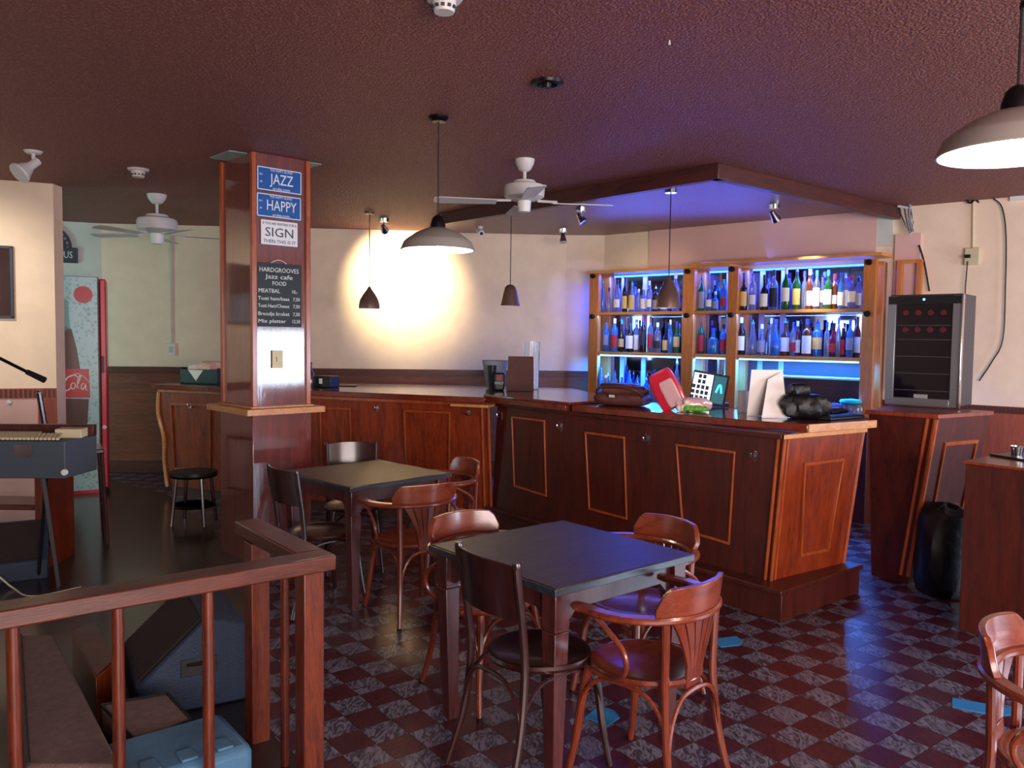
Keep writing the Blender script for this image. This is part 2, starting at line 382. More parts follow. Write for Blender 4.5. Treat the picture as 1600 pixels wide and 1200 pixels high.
# floor: grout bed and tiles
struct(MB().box(((XL + XR) / 2, 4, -.05), (14.4, 13.4, .1)).build('floor', 'grout', smooth=False))
floor = bpy.data.objects['floor']
TS = .1505; ga = Vector((math.cos(math.radians(52.4)), -math.sin(math.radians(52.4)))); gb = Vector((-ga.y * -1, 0))
ga = Vector((.610, -.792)); gb = Vector((-.792, -.610))
G0 = Vector((1.782, 3.655))
def inroom(p):
    if p.y < -.6 or abs(p.x) > 6.8: return False
    if (p - C_).dot(nw) < .05: return False
    if p.y > 9.55: return False
    return True
cand = []
rest = {0: MB(), 1: MB()}
zt0, zt1 = .0, .004
near = []
for i in range(-75, 75):
    for j in range(-75, 75):
        c = G0 + ga * (i + .5) * TS + gb * (j + .5) * TS
        if not inroom(c): continue
        q = Vector((c.x, c.y, 0)) - EYE; dep = q.dot(_f)
        vis = False
        if dep > .3:
            px = 800 + F * q.dot(RT) / dep; py = 600 - F * q.dot(UP) / dep
            vis = -20 < px < 1620 and py < 1225 and dep < 5.4 and px > 505
            # hidden under the bar or its step
            if (c - Vector((1.597, 4.688))).dot(Vector((.79, .61))) > 0 and (c - Vector((1.597, 4.688))).dot(Vector((-.62, .79))) > 0: vis = False
        near.append((0 if vis else 1, dep, i, j, c))
near.sort(key=lambda t: (t[0], t[1]))
hs = TS / 2 - .0012
def tilev(c, z0, z1, h=hs):
    P = [(-h, -h), (h, -h), (h, h), (-h, h)]
    P = [c - 0 * c + ga * a + gb * b for a, b in P] if False else [Vector((c[0], c[1])) + ga * a + gb * b for a, b in P]
    # ga,gb is left-handed; order reversed so faces point outwards
    P = P[::-1]
    return [(p.x, p.y, z0) for p in P] + [(p.x, p.y, z1) for p in P]
tm = {}
for k, mt in ((0, 'tile_red'), (1, 'tile_grey')):
    tm[k] = MB().hexa(tilev((0, 0), -.002, zt1)).mesh('tile', mt, smooth=False)
cnt = 0
for v_, dep, i, j, c in near:
    k = (i + j) % 2
    if v_ == 0 and cnt < 296:
        t = bpy.data.objects.new('tile', tm[k]); col.objects.link(t); t.parent = floor; t.location = (c.x, c.y, 0); cnt += 1
    else:
        P = tilev(c, 0, zt1); mbb = rest[k]; mbb.add(P, [(4, 5, 6, 7), (0, 1, 5, 4), (1, 2, 6, 5), (2, 3, 7, 6), (3, 0, 4, 7)])
for k, mt in ((0, 'tile_red'), (1, 'tile_grey')):
    o = rest[k].build('distant_tiles', mt, floor, smooth=False); o['kind'] = 'stuff'
# ceiling, canopy
struct(MB().box((0, 4, C + .05), (14.4, 13.4, .1)).build('ceiling', 'stucco', smooth=False))
K1 = hz(1121, 256, C); K0 = hz(692, 334, C); K2 = hz(1408, 326, C)
K1, K0, K2 = [Vector((k.x, k.y)) for k in (K1, K0, K2)]
Kw = C_ + dw * ((K2 - C_).dot(dw))
Kb = Vector((K0.x - .25, 9.93))
inner = [tuple(K0), tuple(K1), tuple(Kw), tuple(C_), tuple(B_), (Kb.x, 9.93)]
struct(MB().prism(inner, C - .012, C + .001).build('ceiling_canopy', 'canopy', smooth=False))
cb = thing('ceiling_beam', 'dark wooden beam boxing in the blue-lit ceiling above the bar', 'beam')
def beam(a, b, parent, t=.07, h=.115, name='beam_length'):
    a = Vector(a); b = Vector(b); L = (b - a).length; ang = math.atan2((b - a).y, (b - a).x)
    o = MB().box((L / 2, 0, 0), (L + t, t, h)).build(name, 'beam', parent, bevel=.005); o.location = ((a.x), a.y, C - h / 2); o.rotation_euler = (0, 0, ang); return o
beam(K0, K1, cb); beam(K1, Kw - (Kw - K1).normalized() * .05, cb); beam((Kb.x + .0, 9.9), K0, cb)

# wainscots, chair rails
def trimseg(name, a, b, z0, z1, mat, t, off=0.0):
    a = Vector(a[:2]); b = Vector(b[:2]); d = (b - a).normalized(); n = Vector((-d.y, d.x)); mid = (a + b) / 2
    if n.dot(mid - Vector((0, 4))) > 0: n = -n
    L = (b - a).length; ang = math.atan2(d.y, d.x)
    o = MB().box((L / 2, 0, 0), (L, t, z1 - z0)).build(name, mat, smooth=False)
    p = a + n * (off + t / 2); o.location = (p.x, p.y, (z0 + z1) / 2); o.rotation_euler = (0, 0, ang)
    return struct(o)
def dentils(host, L, n, zc, hh, t):
    mb = MB()
    for k in range(n):
        x = L * (k + .5) / n; mb.box((x, 0, 0), (L / n * .5, t, hh))
    o = mb.build('dentil_strip', 'traildark', host, smooth=False); o['kind'] = 'stuff'; return o
ZB, ZR, ZP = 1.24, 1.10, 1.165
trimseg('trim_1', A_, B_, .0, ZB - .06, 'wains', .012); r1 = trimseg('trim_2', A_, B_, ZB - .06, ZB + .02, 'traildark', .03)
trimseg('trim_3', B_, C_, 0, ZB - .06, 'wains', .012); trimseg('trim_4', B_, C_, ZB - .06, ZB + .02, 'traildark', .03)
trimseg('trim_5', S_, A_, 0, ZB - .06, 'wains', .012); trimseg('trim_6', S_, A_, ZB - .06, ZB + .02, 'traildark', .03)
trimseg('trim_7', C_, E_, 0, ZR - .05, 'wainsred', .012); r3 = trimseg('trim_8', C_, E_, ZR - .05, ZR + .01, 'traildark', .022)
dentils(r3, (E_ - C_).length, 260, 0, .04, .03)
r4 = trimseg('trim_9', PC, PL, ZP - .085, ZP, 'wainsred', .02); dentils(r4, (PL - PC).length, 90, 0, .07, .03)
trimseg('trim_10', PC, PL, 0, ZP - .085, 'pink', .01)
trimseg('trim_11', PC, PC + (PL - PC).normalized() * .14, 0, ZP - .085, 'wainsred', .03)
trimseg('trim_12', D_ - dw * .1, E_, C - .035, C, 'white', .03)
trimseg('baseboard_back', A_, B_, 0, .14, 'traildark', .03)
# painted board above the back bar
pb = [hp(1014, 372, C_, D_), hp(1014, 372, C_, D_)]
P0 = Vector((hp(1016, 380, C_, D_).x, hp(1016, 380, C_, D_).y)); P1 = Vector((hp(1372, 345, C_, D_).x, hp(1372, 345, C_, D_).y))
Lb = (P1 - P0).length
o = tag(MB().box((Lb / 2, 0, 0), (Lb, .02, C - 2.2)).build('wall_board', 'pink', smooth=False), 'pinkish painted board on the wall above the bottle shelves', 'board')
pp = P0 + nw * .016; o.location = (pp.x, pp.y, (C - .02 + 2.2) / 2 + .0); o.rotation_euler = (0, 0, math.atan2(dw.y, dw.x))
P2 = Vector((hp(1400, 380, C_, D_).x, hp(1400, 380, C_, D_).y)); P3 = Vector((hp(1440, 380, C_, D_).x, hp(1440, 380, C_, D_).y))
zt = hp(1420, 366, C_, D_).z
o = tag(MB().box(((P3 - P2).length / 2, 0, 0), ((P3 - P2).length, .03, zt - 1.3)).build('cover_panel', 'pink', smooth=False), 'small pinkish panel on the wall between the shelves and the wine cooler', 'board')
pp = P2 + nw * .016; o.location = (pp.x, pp.y, (zt + 1.3) / 2); o.rotation_euler = (0, 0, math.atan2(dw.y, dw.x))

# ------------------------------------------------------------------ column
CF = hz(395, 236, C); CR = hz(480, 251, C); CF = Vector((CF.x, CF.y)); CR = Vector((CR.x, CR.y))
cx_ = (CR - CF).normalized(); cy_ = Vector((-cx_.y, cx_.x)); wc = (CR - CF).length; lc = .50
def colpoly(g, z0, z1, mat, name, parent, gl=None, bevel=.004, d=0):
    pts = [CF - cx_ * g - cy_ * g, CR + cx_ * g - cy_ * g, CR + cx_ * g + cy_ * (lc + g), CF - cx_ * g + cy_ * (lc + g)]
    return MB().prism([tuple(p) for p in pts], z0, z1).build(name, mat, parent, bevel=bevel)
colm = thing('column', 'square varnished wooden column carrying the blue plates and the chalkboard', 'column')
colpoly(0, 0, C, 'column', 'shaft', colm)
colpoly(.02, 0, 1.085, 'column', 'lower_casing', colm)
colpoly(.095, 1.085, 1.130, 'ledge', 'ledge', colm)
colpoly(.035, 1.130, 1.143, 'ledge', 'ledge_moulding', colm)
MB().prism([tuple(CF - cx_ * .13 + cy_ * .1), tuple(CR + cx_ * .13 + cy_ * .02), tuple(CR + cx_ * .13 + cy_ * .42), tuple(CF - cx_ * .13 + cy_ * .42)], C - .006, C + .001).build('ceiling_plate', 'gasket', colm)
for k, (p, q) in enumerate(((CF, 0), (CR, 0), (CF + cy_ * lc, 0), (CR + cy_ * lc, 0))):
    MB().prism([tuple(p - (cx_ + cy_) * .018), tuple(p + (cx_ - cy_) * .018), tuple(p + (cx_ + cy_) * .018), tuple(p - (cx_ - cy_) * .018)], 1.143, C - .006).build('corner_bead', 'barmould', colm, bevel=.003)
nc = -cy_
def colface(px, py): return hp(px, py, CF - cy_ * .004, CR - cy_ * .004)
def plate(name, label, cat, quad, mat, t=.006, border=None, group=None):
    """quad: pixel corners tl,tr,bl,br on the column's front face"""
    tl, tr, bl, br = [colface(*q) for q in quad]
    cen = (tl + tr + bl + br) / 4; wd = ((tr - tl).length + (br - bl).length) / 2; ht = ((tl - bl).length + (tr - br).length) / 2
    T = thing(name, label, cat, M=frame_on(cen, (cx_.x, cx_.y, 0), (nc.x, nc.y, 0)), group=group)
    MB().box((0, 0, t / 2), (wd, ht, t)).build('plate' if cat == 'sign' else 'board', mat, T, bevel=.002)
    if border:
        e = .007; b = MB()
        for c_, s_ in (((0, ht / 2 - e), (wd - 2 * e, .006)), ((0, -ht / 2 + e), (wd - 2 * e, .006)), ((-wd / 2 + e, 0), (.006, ht - 2 * e)), ((wd / 2 - e, 0), (.006, ht - 2 * e))):
            b.box((c_[0], c_[1], t + .001), (s_[0], s_[1], .003))
        b.build('border', border, T)
    return T, wd, ht, t
for word, q in (('JAZZ', ((400, 258), (470.5, 269), (401, 296), (471, 306))), ('HAPPY', ((400, 300), (470, 309), (400, 337.5), (470, 346)))):
    T, wd, ht, t = plate('licence_plate', 'blue licence plate reading %s on the wooden column' % word, 'sign', q, 'blue', border='signwhite')
    text(word, ht * .62, 'signwhite', T, wd * .05, -.0, t + .001, width=wd * (.52 if word == 'JAZZ' else .66))
    text('THE HAPPY ISLAND', ht * .13, 'signwhite', T, wd * .04, ht * .37, t + .001, width=wd * .5)
    text('aruba.com', ht * .16, 'signwhite', T, wd * .04, -ht * .37, t + .001, width=wd * .38)
    text('AU', ht * .12, 'signwhite', T, -wd * .41, ht * .16, t + .001); text('24', ht * .12, 'signwhite', T, -wd * .41, -ht * .14, t + .001)
T, wd, ht, t = plate('sign_plate', 'white metal plate with the word SIGN below the blue plates on the column', 'sign', ((407, 342), (464.5, 349), (407.5, 381), (464.5, 386.5)), 'signwhite')
text('SIGN', ht * .52, 'ink', T, 0, -.0, t + .001, width=wd * .76); text('IF YOU ARE WAITING FOR A', ht * .15, 'ink', T, 0, ht * .36, t + .001, width=wd * .92)
text('THEN THIS IS IT', ht * .2, 'ink', T, 0, -ht * .36, t + .001, width=wd * .88)
T, wd, ht, t = plate('chalkboard_menu', 'small black chalkboard food menu hanging on the wooden column', 'chalkboard', ((399, 411), (470, 413), (399, 510), (470, 511)), 'slate', t=.012)
lines = [('HARDGROOVES', .39, 0, .86, .10), ('Jazz cafe', .285, 0, .6, .10), ('FOOD', .18, 0, .3, .09), ('MEATBAL', .06, -.22, .46, .09), ('10,-', .06, .34, .12, .08), ('Tosti ham/kaas', -.06, -.12, .68, .08), ('7,50', -.06, .38, .15, .08), ('Tosti Ham/Cheese', -.175, -.12, .68, .08), ('7,50', -.175, .38, .15, .08), ('Broodje kroket', -.30, -.12, .68, .085), ('7,50', -.30, .38, .15, .08), ('Mix platter', -.415, -.16, .6, .08), ('12,50', -.415, .37, .17, .08)]
for s_, y, x, wf, hf in lines: text(s_, ht * hf, 'chalk', T, x * wd, y * ht, t + .001, width=wf * wd)
MB().tube(bez([(-.06, ht / 2, .006), (-.03, ht / 2 + .018, .006), (.0, ht / 2 + .024, .006), (.03, ht / 2 + .018, .006), (.06, ht / 2, .006)], 3), .0025, 6).build('hanging_cord', 'signwhite', T)
T, wd, ht, t = plate('light_switch', 'cream light switch on the front of the wooden column', 'switch', ((424.5, 547), (441, 548), (424.5, 574.5), (441, 575.5)), 'ivory', t=.01)
MB().box((0, 0, .016), (wd * .25, ht * .3, .01)).build('toggle', 'ivory', T)

# ------------------------------------------------------------------ bar
def v3(p, z): return Vector((p[0], p[1], z))
P0b = Vector((1.585, 4.872)); P0t = Vector((1.625, 4.825)); PLb = Vector((-.16, 6.99)); PLt = PLb + P0t - P0b
PRb = Vector((2.206, 5.298)); PRt = Vector((2.30, 5.29))
bar = thing('bar_counter', 'long red-brown panelled bar counter with hooks, standing on a step before the bottle shelves', 'bar counter')
zb, ztp = .2, 1.07
bk = (PRb - P0b)
body = MB().hexa([v3(P0b, zb), v3(PRb, zb), v3(PLb + bk, zb), v3(PLb, zb), v3(P0t, ztp), v3(PRt, ztp), v3(PLt + bk, ztp), v3(PLt, ztp)])
FN = (v3(PLb, zb) - v3(P0b, zb)).cross(v3(P0t, ztp) - v3(P0b, zb)).normalized()
if FN.y > 0: FN = -FN
EN = (v3(PRb, zb) - v3(P0b, zb)).cross(v3(P0t, ztp) - v3(P0b, zb)).normalized()
if EN.y > 0: EN = -EN
# body inset a little so that panels are separate boards
def face_board(a, b, c, d, n, t, mat, parent, name):  # 3D quad
    return MB().slab([a, b, c, d], n, t).build(name, mat, parent, bevel=.002)
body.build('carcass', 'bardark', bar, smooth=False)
def bil(u, v, q): return (q[0] * (1 - u) + q[1] * u) * (1 - v) + (q[3] * (1 - u) + q[2] * u) * v
FQ = [v3(PLb, zb), v3(P0b, zb), v3(P0t, ztp), v3(PLt, ztp)]
def moulding(pts, n, w_, t, mat, parent, name='panel_moulding'):
    """closed frame of four strips along the polygon pts"""
    mb = MB(); k = len(pts); cen = sum(pts, Vector()) / k
    for i in range(k):
        a, b = pts[i], pts[(i + 1) % k]; ia = a + (cen - a).normalized() * w_ * 1.4; ib = b + (cen - b).normalized() * w_ * 1.4
        mb.slab([a - n * .004, b - n * .004, ib - n * .004, ia - n * .004], n, t + .004)
    o = mb.build(name, mat, parent, bevel=.0015); return o
hooks = []
def hook(P, N, parent, X):
    N = Vector(N).normalized(); Z = Vector((0, 0, 1)); X = Vector(X).normalized()
    mb = MB()
    mb.slab([P - X * .012 - Z * .03, P + X * .012 - Z * .03, P + X * .012 + Z * .03, P - X * .012 + Z * .03], N, .004)
    mb.tube(bez([P + N * .004, P + N * .03 - Z * .012, P + N * .045 + Z * .008, P + N * .045 + Z * .02], 4), .004, 6)
    mb.tube(bez([P + N * .004 + Z * .02, P + N * .02 + Z * .03, P + N * .028 + Z * .045], 3), .004, 6)
    mb.tube(bez([P - X * .03 + N * .02 - Z * .005, P + N * .012 - Z * .022, P + X * .03 + N * .02 - Z * .005], 4), .004, 6)
    return mb.build('coat_hook', 'chrome', parent)
PX = (v3(P0b, 0) - v3(PLb, 0)).normalized()
def onF(px, py): return hpl(px, py, FQ[1], FN)
def onE(px, py): return hpl(px, py, FQ[1], EN)
for q in (((800, 650), (852, 656), (855, 776), (804, 760)), ((915, 674), (977, 682), (981, 812), (921, 796)), ((1057, 693), (1150, 705), (1141, 851), (1067, 829))):
    pts = [onF(*p) for p in q]
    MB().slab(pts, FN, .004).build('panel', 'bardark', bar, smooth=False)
    moulding(pts, FN, .014, .014, 'barmould', bar)
for px, py in ((783, 650), (877, 667), (1012, 687), (1180, 712)): hook(onF(px, py), FN, bar, PX)
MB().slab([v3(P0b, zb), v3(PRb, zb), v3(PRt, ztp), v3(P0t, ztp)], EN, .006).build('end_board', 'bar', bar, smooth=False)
pts = [onE(*p) for p in ((1254, 723), (1316, 715), (1292, 860), (1248, 869))]
MB().slab(pts, EN, .008).build('panel', 'bar', bar, smooth=False); moulding(pts, EN, .016, .02, 'barmould', bar)
# corner beads
for du, w_ in ((0, .022), (.035, .016)):
    a = v3(P0b, zb) + (v3(PRb, zb) - v3(P0b, zb)).normalized() * du; b = v3(P0t, ztp) + (v3(PRt, ztp) - v3(P0t, ztp)).normalized() * du
    MB().tube([a + EN * .008, b + EN * .008], w_ / 2, 8).build('corner_bead', 'barmould', bar)
a = v3(P0b, zb); b = v3(P0t, ztp); MB().tube([a + FN * .006 - PX * .03, b + FN * .006 - PX * .03], .011, 8).build('corner_bead', 'barmould', bar)
ex = (v3(PRb, zb) - v3(P0b, zb)).normalized(); MB().tube([v3(PRb, zb) - ex * .01 + EN * .006, v3(PRt, ztp) - ex * .01 + EN * .006], .012, 8).build('corner_bead', 'barmould', bar)
# ledge moulding under the top
le = [P0t + Vector((-.01, -.03)), PRt + Vector((.02, -.02)), PRt + Vector((.0, .08)), P0t + Vector((.12, .14))]
MB().prism([tuple(p) for p in le], ztp, ztp + .03).build('end_ledge', 'ledge', bar, bevel=.004)
fl = [P0t + Vector((-.02, -.02)), PLt + Vector((-.02, -.02)), PLt + Vector((.1, .1)), P0t + Vector((.1, .1))]
MB().prism([tuple(p) for p in fl], ztp, ztp + .0299).build('front_ledge', 'bardark', bar, bevel=.004)
# tops
n0 = Vector((-.766, -.643))
q1 = hz(1262, 663, HB); q2 = hz(1368, 656, HB); q3 = hz(893, 633, HB); q4 = hz(1175, 657, HB)
q1, q2, q3, q4 = [Vector((q.x, q.y)) for q in (q1, q2, q3, q4)]
inn = Vector((.55, .50))
MB().prism([tuple(p) for p in (q2, q1, q4, q3, q3 + inn, q2 + Vector((-.12, .16)))], HB - .05, HB)
top = tag(MB().prism([tuple(p) for p in (q2, q1, q4, q3, q3 + inn, q2 + Vector((-.22, .2)))], HB - .05, HB).build('worktop', 'bartop', bevel=.006), 'glossy dark wooden top of the long bar nearest the tables', 'worktop')
nb = MB().slab([v3(q1, HB - .05), v3(q2, HB - .05), v3(q2, HB), v3(q1, HB)], ((q1 - q2).y, -(q1 - q2).x, 0) if False else ((q2 - q1).y, -(q2 - q1).x, 0), .012).build('end_nosing', 'ledge', top, bevel=.002)
q5 = hz(755, 616, HB + .02); q6 = hz(890, 629, HB + .02); q5, q6 = Vector((q5.x, q5.y)), Vector((q6.x, q6.y))
LB1 = q5 + Vector((.0, -.02))
tag(MB().prism([tuple(p) for p in (q5, q6, q6 + inn, q5 + inn * 1.2)], HB + .0006, HB + .0206).build('worktop', 'bartop', bevel=.004), 'short raised dark bar top where the two bar sections meet', 'worktop')
# step
sp = thing('bar_step', 'dark worn wooden foot step under the long bar counter', 'step')
s0 = Vector((1.597, 4.688)); s1 = Vector((2.302, 5.268)); s2 = s0 + Vector((-.62, .79)) * 2.9
MB().prism([tuple(s0), tuple(s1), tuple(s1 + Vector((-.5, .64))), tuple(PLb + Vector((.5, .4))), tuple(s2)], .004, .17).build('riser_box', 'bardark', sp, bevel=.004)
MB().prism([tuple(s0 + Vector((-.015, -.03))), tuple(s1 + Vector((.02, -.01))), tuple(s1 + Vector((-.5, .64))), tuple(PLb + Vector((.5, .4))), tuple(s2 + Vector((-.03, -.02)))], .17, .2).build('tread', 'bardark', sp, bevel=.005)

# left bar
L0 = hz(236, 600, HB); L1 = hz(757, 621, HB); L0 = Vector((L0.x, L0.y)); L1 = Vector((L1.x, L1.y))
ld = (L1 - L0).normalized(); ln = Vector((ld.y, -ld.x)); ln = ln if ln.y < 0 else -ln
lb = thing('back_bar_counter', 'orange-brown panelled bar counter along the back wall behind the column', 'bar counter')
a0, a1 = L0 + ld * .05 - ln * .05, L1 + ld * .02 - ln * .05
lbq = [v3(a0 - ln * .12, .1), v3(a1 - ln * .10, .1), v3(a1, ztp), v3(a0, ztp)]
LN = (lbq[1] - lbq[0]).cross(lbq[3] - lbq[0]).normalized(); LN = LN if LN.y < 0 else -LN
MB().hexa([lbq[0], lbq[1], v3(a1 - ln * .5 - ld * .35, .1), v3(a0 - ln * .5, .1), lbq[3], lbq[2], v3(a1 - ln * .5 - ld * .35, ztp), v3(a0 - ln * .5, ztp)]).build('carcass', 'bar', lb, smooth=False)
MB().prism([tuple(a0 - ln * .16), tuple(a1 - ln * .14), tuple(a1 - ln * .5), tuple(a0 - ln * .5)], .004, .1).build('plinth', 'bardark', lb, smooth=False)
sd = Vector((-.03, .03)); tag(MB().prism([tuple(L0), tuple(L1), tuple(q5 + Vector((.02, .03))), tuple(q6 + sd), tuple(q6 + inn + sd), (.62, 8.3), tuple(L0 - ln * .95)], HB - .05, HB).build('worktop', 'bartop', bevel=.006), 'glossy orange-brown wooden top of the back bar behind the column', 'worktop')
MB().prism([tuple(a0 + ln * .02), tuple(a1 + ln * .02), tuple(a1 - ln * .1), tuple(a0 - ln * .1)], ztp, ztp + .03).build('front_ledge', 'barmould', lb, bevel=.004)
def onL(px, py): return hpl(px, py, lbq[0], LN)
for q in (((267, 630), (330, 632), (330, 735), (273, 733)), ((500, 636), (548, 637), (551, 745), (503, 743)), ((631, 640), (704, 643), (703, 760), (635, 752))):
    pts = [onL(*p) for p in q]; moulding(pts, LN, .016, .014, 'barmould', lb)
for px, py in ((298, 633), (590, 638), (733, 645)): hook(onL(px, py), LN, lb, (ld.x, ld.y, 0))
MB().tube([v3(a1 - ln * .09, .1), v3(a1 + ln * .01, ztp)], .014, 8).build('corner_bead', 'barmould', lb)
MB().tube([v3(a1 - ld * .06 - ln * .09, .1), v3(a1 - ld * .06 + ln * .01, ztp)], .012, 8).build('corner_bead', 'barmould', lb)
MB().tube(bez([v3(a0 - ln * .1, .1), v3(a0 - ln * .085 - ld * .02, .35), v3(a0 - ln * .05 + ld * .01, .6), v3(a0 - ln * .02 - ld * .03, .85), v3(a0 - ln * .0, ztp)], 5), .02, 8).build('end_post', 'ledge', lb)
kq = hz(735, 627, 1.115)
MB().box((L1.x - .10, L1.y - .02, 1.085), (.34, .16, .022), math.atan2(ld.y, ld.x)).build('corner_shelf', 'ledge', lb, bevel=.003)

# ------------------------------------------------------------------ bottle shelves
def Sh(s, off, z=0):
    p = C_ + dw * s + nw * off; return Vector((p.x, p.y, z))
SA = math.atan2(dw.y, dw.x)
OF = .34
def s_at(px, py=480, off=OF):
    A = Sh(0, off); B = Sh(1, off); P = hp(px, py, A, B); return (Vector((P.x, P.y)) - C_).dot(dw), P.z
shelf = thing('bottle_shelves', 'orange pine back-bar shelving with mirror and blue LED strips', 'shelving')
sl = s_at(919, 560)[0]; sm1a, sm1b = s_at(1066)[0], s_at(1084)[0]; sm2a, sm2b = s_at(1136)[0], s_at(1152)[0]; sra, srb = s_at(1347)[0], s_at(1367)[0]
sl2 = s_at(933, 560)[0]
ZT = s_at(1140, 412)[1]; Z1 = s_at(1140, 485)[1]; Z2 = s_at(1250, 557)[1]
WZ = .95
def sbox(s0_, s1_, o0, o1, z0, z1, name, mat, parent=shelf, bevel=.003):
    c = Sh((s0_ + s1_) / 2, (o0 + o1) / 2, (z0 + z1) / 2)
    o = MB().box((0, 0, 0), (s1_ - s0_, o1 - o0, z1 - z0)).build(name, mat, parent, bevel=bevel); o.location = c; o.rotation_euler = (0, 0, SA); return o
for a, b in ((sl, sl2), (sm1a, sm1b), (sm2a, sm2b), (sra, srb)):
    sbox(a, b, OF - .06, OF, WZ + .001, ZT - .03, 'post', 'pine')
    sbox(a + .01, b - .01, .03, .09, WZ + .001, ZT - .03, 'rear_post', 'pine')
bays = ((sl2, sm1a), (sm1b, sm2a), (sm2b, sra))
for a, b in bays:
    sbox(a, b, .03, OF - .005, Z1 - .032, Z1, 'shelf_board', 'pinex')
    sbox(a, b, .03, OF - .005, Z2 - .035, Z2, 'shelf_board', 'pinex')
    sbox(a + .03, b - .02, OF - .03, OF - .012, Z2 - .05, Z2 - .036, 'led_strip', 'led', bevel=0)
    sbox(a + .03, b - .02, .05, .065, ZT - .06, ZT - .045, 'led_strip', 'ledup', bevel=0)
sbox(sl - .03, sm2a + .03, .02, OF + .02, ZT - .03, ZT, 'top_board', 'pinex')
sbox(sm1b - .02, srb + .05, .02, OF + .012, ZT, ZT + .028, 'top_board', 'pinex')
sbox(sl, srb, .018, .028, WZ + .001, ZT - .04, 'mirror', 'mirror', bevel=0)
# pale vertical strips on the rear mirror
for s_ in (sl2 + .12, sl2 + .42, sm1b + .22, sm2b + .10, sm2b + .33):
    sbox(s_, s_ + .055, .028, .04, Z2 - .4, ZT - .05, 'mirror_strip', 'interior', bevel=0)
kn = []
for s_ in ((sl + sl2) / 2, (sm1a + sm1b) / 2, (sm2a + sm2b) / 2, (sra + srb) / 2):
    for z in (ZT - .06, Z1 - .05):
        p = Sh(s_, OF, z); mb = MB(); q = Vector((nw.x, nw.y, 0))
        mb.tube([p, p + q * .03], .022, 12); mb.tube([p + q * .03, p + q * .05], [.03, .026], 12); mb.build('clamp_knob', 'blackm', shelf)
# side frame right of the unit
sf = thing('side_shelf_frame', 'narrow pine side frame at the right end of the bottle shelves', 'frame')
for a, b in ((srb + .10, srb + .15), (srb + .27, srb + .32)):
    sbox(a, b, .036, .08, 1.2, ZT - .03, 'post', 'pine', sf)
for z in (ZT - .06, Z1 - .03, Z2 - .03): sbox(srb + .15, srb + .27, .038, .075, z, z + .03, 'crosspiece', 'pinex', sf)
# worktop and cupboards behind the bar
sbox(sm2b, sra, .030, .036, WZ + .02, Z2 - .04, 'glare_cover_panel', 'beam', bevel=0)  # matt panel added over the mirror to stop the spotlight's glare
wt = thing('back_bar_cabinet', 'dark cabinet with worktop beneath the bottle shelves', 'cabinet')
sbox(sl - .02, srb + .06, .02, .60, 0.004, WZ - .04, 'carcass', 'bardark', wt); sbox(sl - .04, srb + .07, .02, .62, WZ - .04, WZ, 'worktop', 'bardark', wt)
a_, b_ = s_at(1200, 590, .2)[0], sra
sbox(a_, b_, .06, .30, s_at(1270, 589, .3)[1] - .02, s_at(1270, 589, .3)[1], 'under_shelf', 'white', shelf)

# bottles
def profile(kind):
    """bottle body profile, unit height 1, radius fraction of width .5"""
    return {
        'wine': [(.0, 0), (.46, 0), (.5, .02), (.5, .56), (.44, .64), (.22, .74), (.17, .80), (.16, .93)],
        'spirit': [(.0, 0), (.47, 0), (.5, .02), (.5, .60), (.45, .68), (.2, .76), (.17, .93)],
        'squat': [(.0, 0), (.46, 0), (.5, .03), (.5, .46), (.4, .58), (.2, .66), (.16, .9)],
        'bulb': [(.0, 0), (.3, 0), (.46, .1), (.5, .28), (.42, .46), (.24, .6), (.15, .72), (.15, .9)],
        'cone': [(.0, 0), (.46, 0), (.5, .03), (.42, .4), (.26, .66), (.16, .8), (.15, .92)],
    }[kind]
mcache = {}
def bottle(px, top_y, w_px, kind, glass, lab, cap, shelfz, off, label, group, lab_span=(.12, .5), pour=False):
    s_, zz = s_at(px, top_y, off); P = Sh(s_, off, shelfz + .0005)
    dep = P.y; W = w_px * dep / F * 1.0; Hh = max(.12, zz - shelfz)
    T = thing('bottle', label, 'bottle', P, SA, group)
    key = (kind, glass, round(W, 3), round(Hh, 2))
    H_ = round(Hh, 2); W = round(W, 3)
    if key not in mcache: mcache[key] = MB().lathe([(r * W, z * H_) for r, z in profile(kind)], 14).mesh('glass_body', glass)
    b = bpy.data.objects.new('glass_body', mcache[key]); col.objects.link(b); b.parent = T
    rn = {'wine': .17, 'spirit': .18, 'squat': .17, 'bulb': .16, 'cone': .16}[kind] * W
    k2 = ('cap', cap, round(rn, 3), H_, kind, pour)
    if k2 not in mcache:
        if pour: pr = [(rn, .90 * H_), (rn * 1.1, .93 * H_), (rn * .4, .95 * H_), (rn * .25, 1.02 * H_)]
        else: pr = [(rn * 1.1, .85 * H_ if kind != 'squat' else .84 * H_), (rn * 1.15, H_ * .99), (rn * .9, H_)]
        mcache[k2] = MB().lathe([(0, pr[0][1])] + pr + [(0, pr[-1][1])], 10).mesh('cap', cap)
    o = bpy.data.objects.new('cap', mcache[k2]); col.objects.link(o); o.parent = T
    if lab:
        k3 = ('lab', lab, W, H_, lab_span)
        if k3 not in mcache:
            z0, z1 = lab_span[0] * H_, lab_span[1] * H_; mb = MB(); n = 10; vs_ = []
            for k in range(n + 1):
                a = -math.pi / 2 + math.radians(-75 + 150 * k / n); r = W * .5 + .0012
                vs_ += [(r * math.cos(a), r * math.sin(a), z0), (r * math.cos(a), r * math.sin(a), z1)]
            mb.add(vs_, [(2 * k, 2 * k + 2, 2 * k + 3, 2 * k + 1) for k in range(n)])
            mcache[k3] = mb.mesh('paper_label', lab)
        o = bpy.data.objects.new('paper_label', mcache[k3]); col.objects.link(o); o.parent = T
        # label turned to the room
    return T
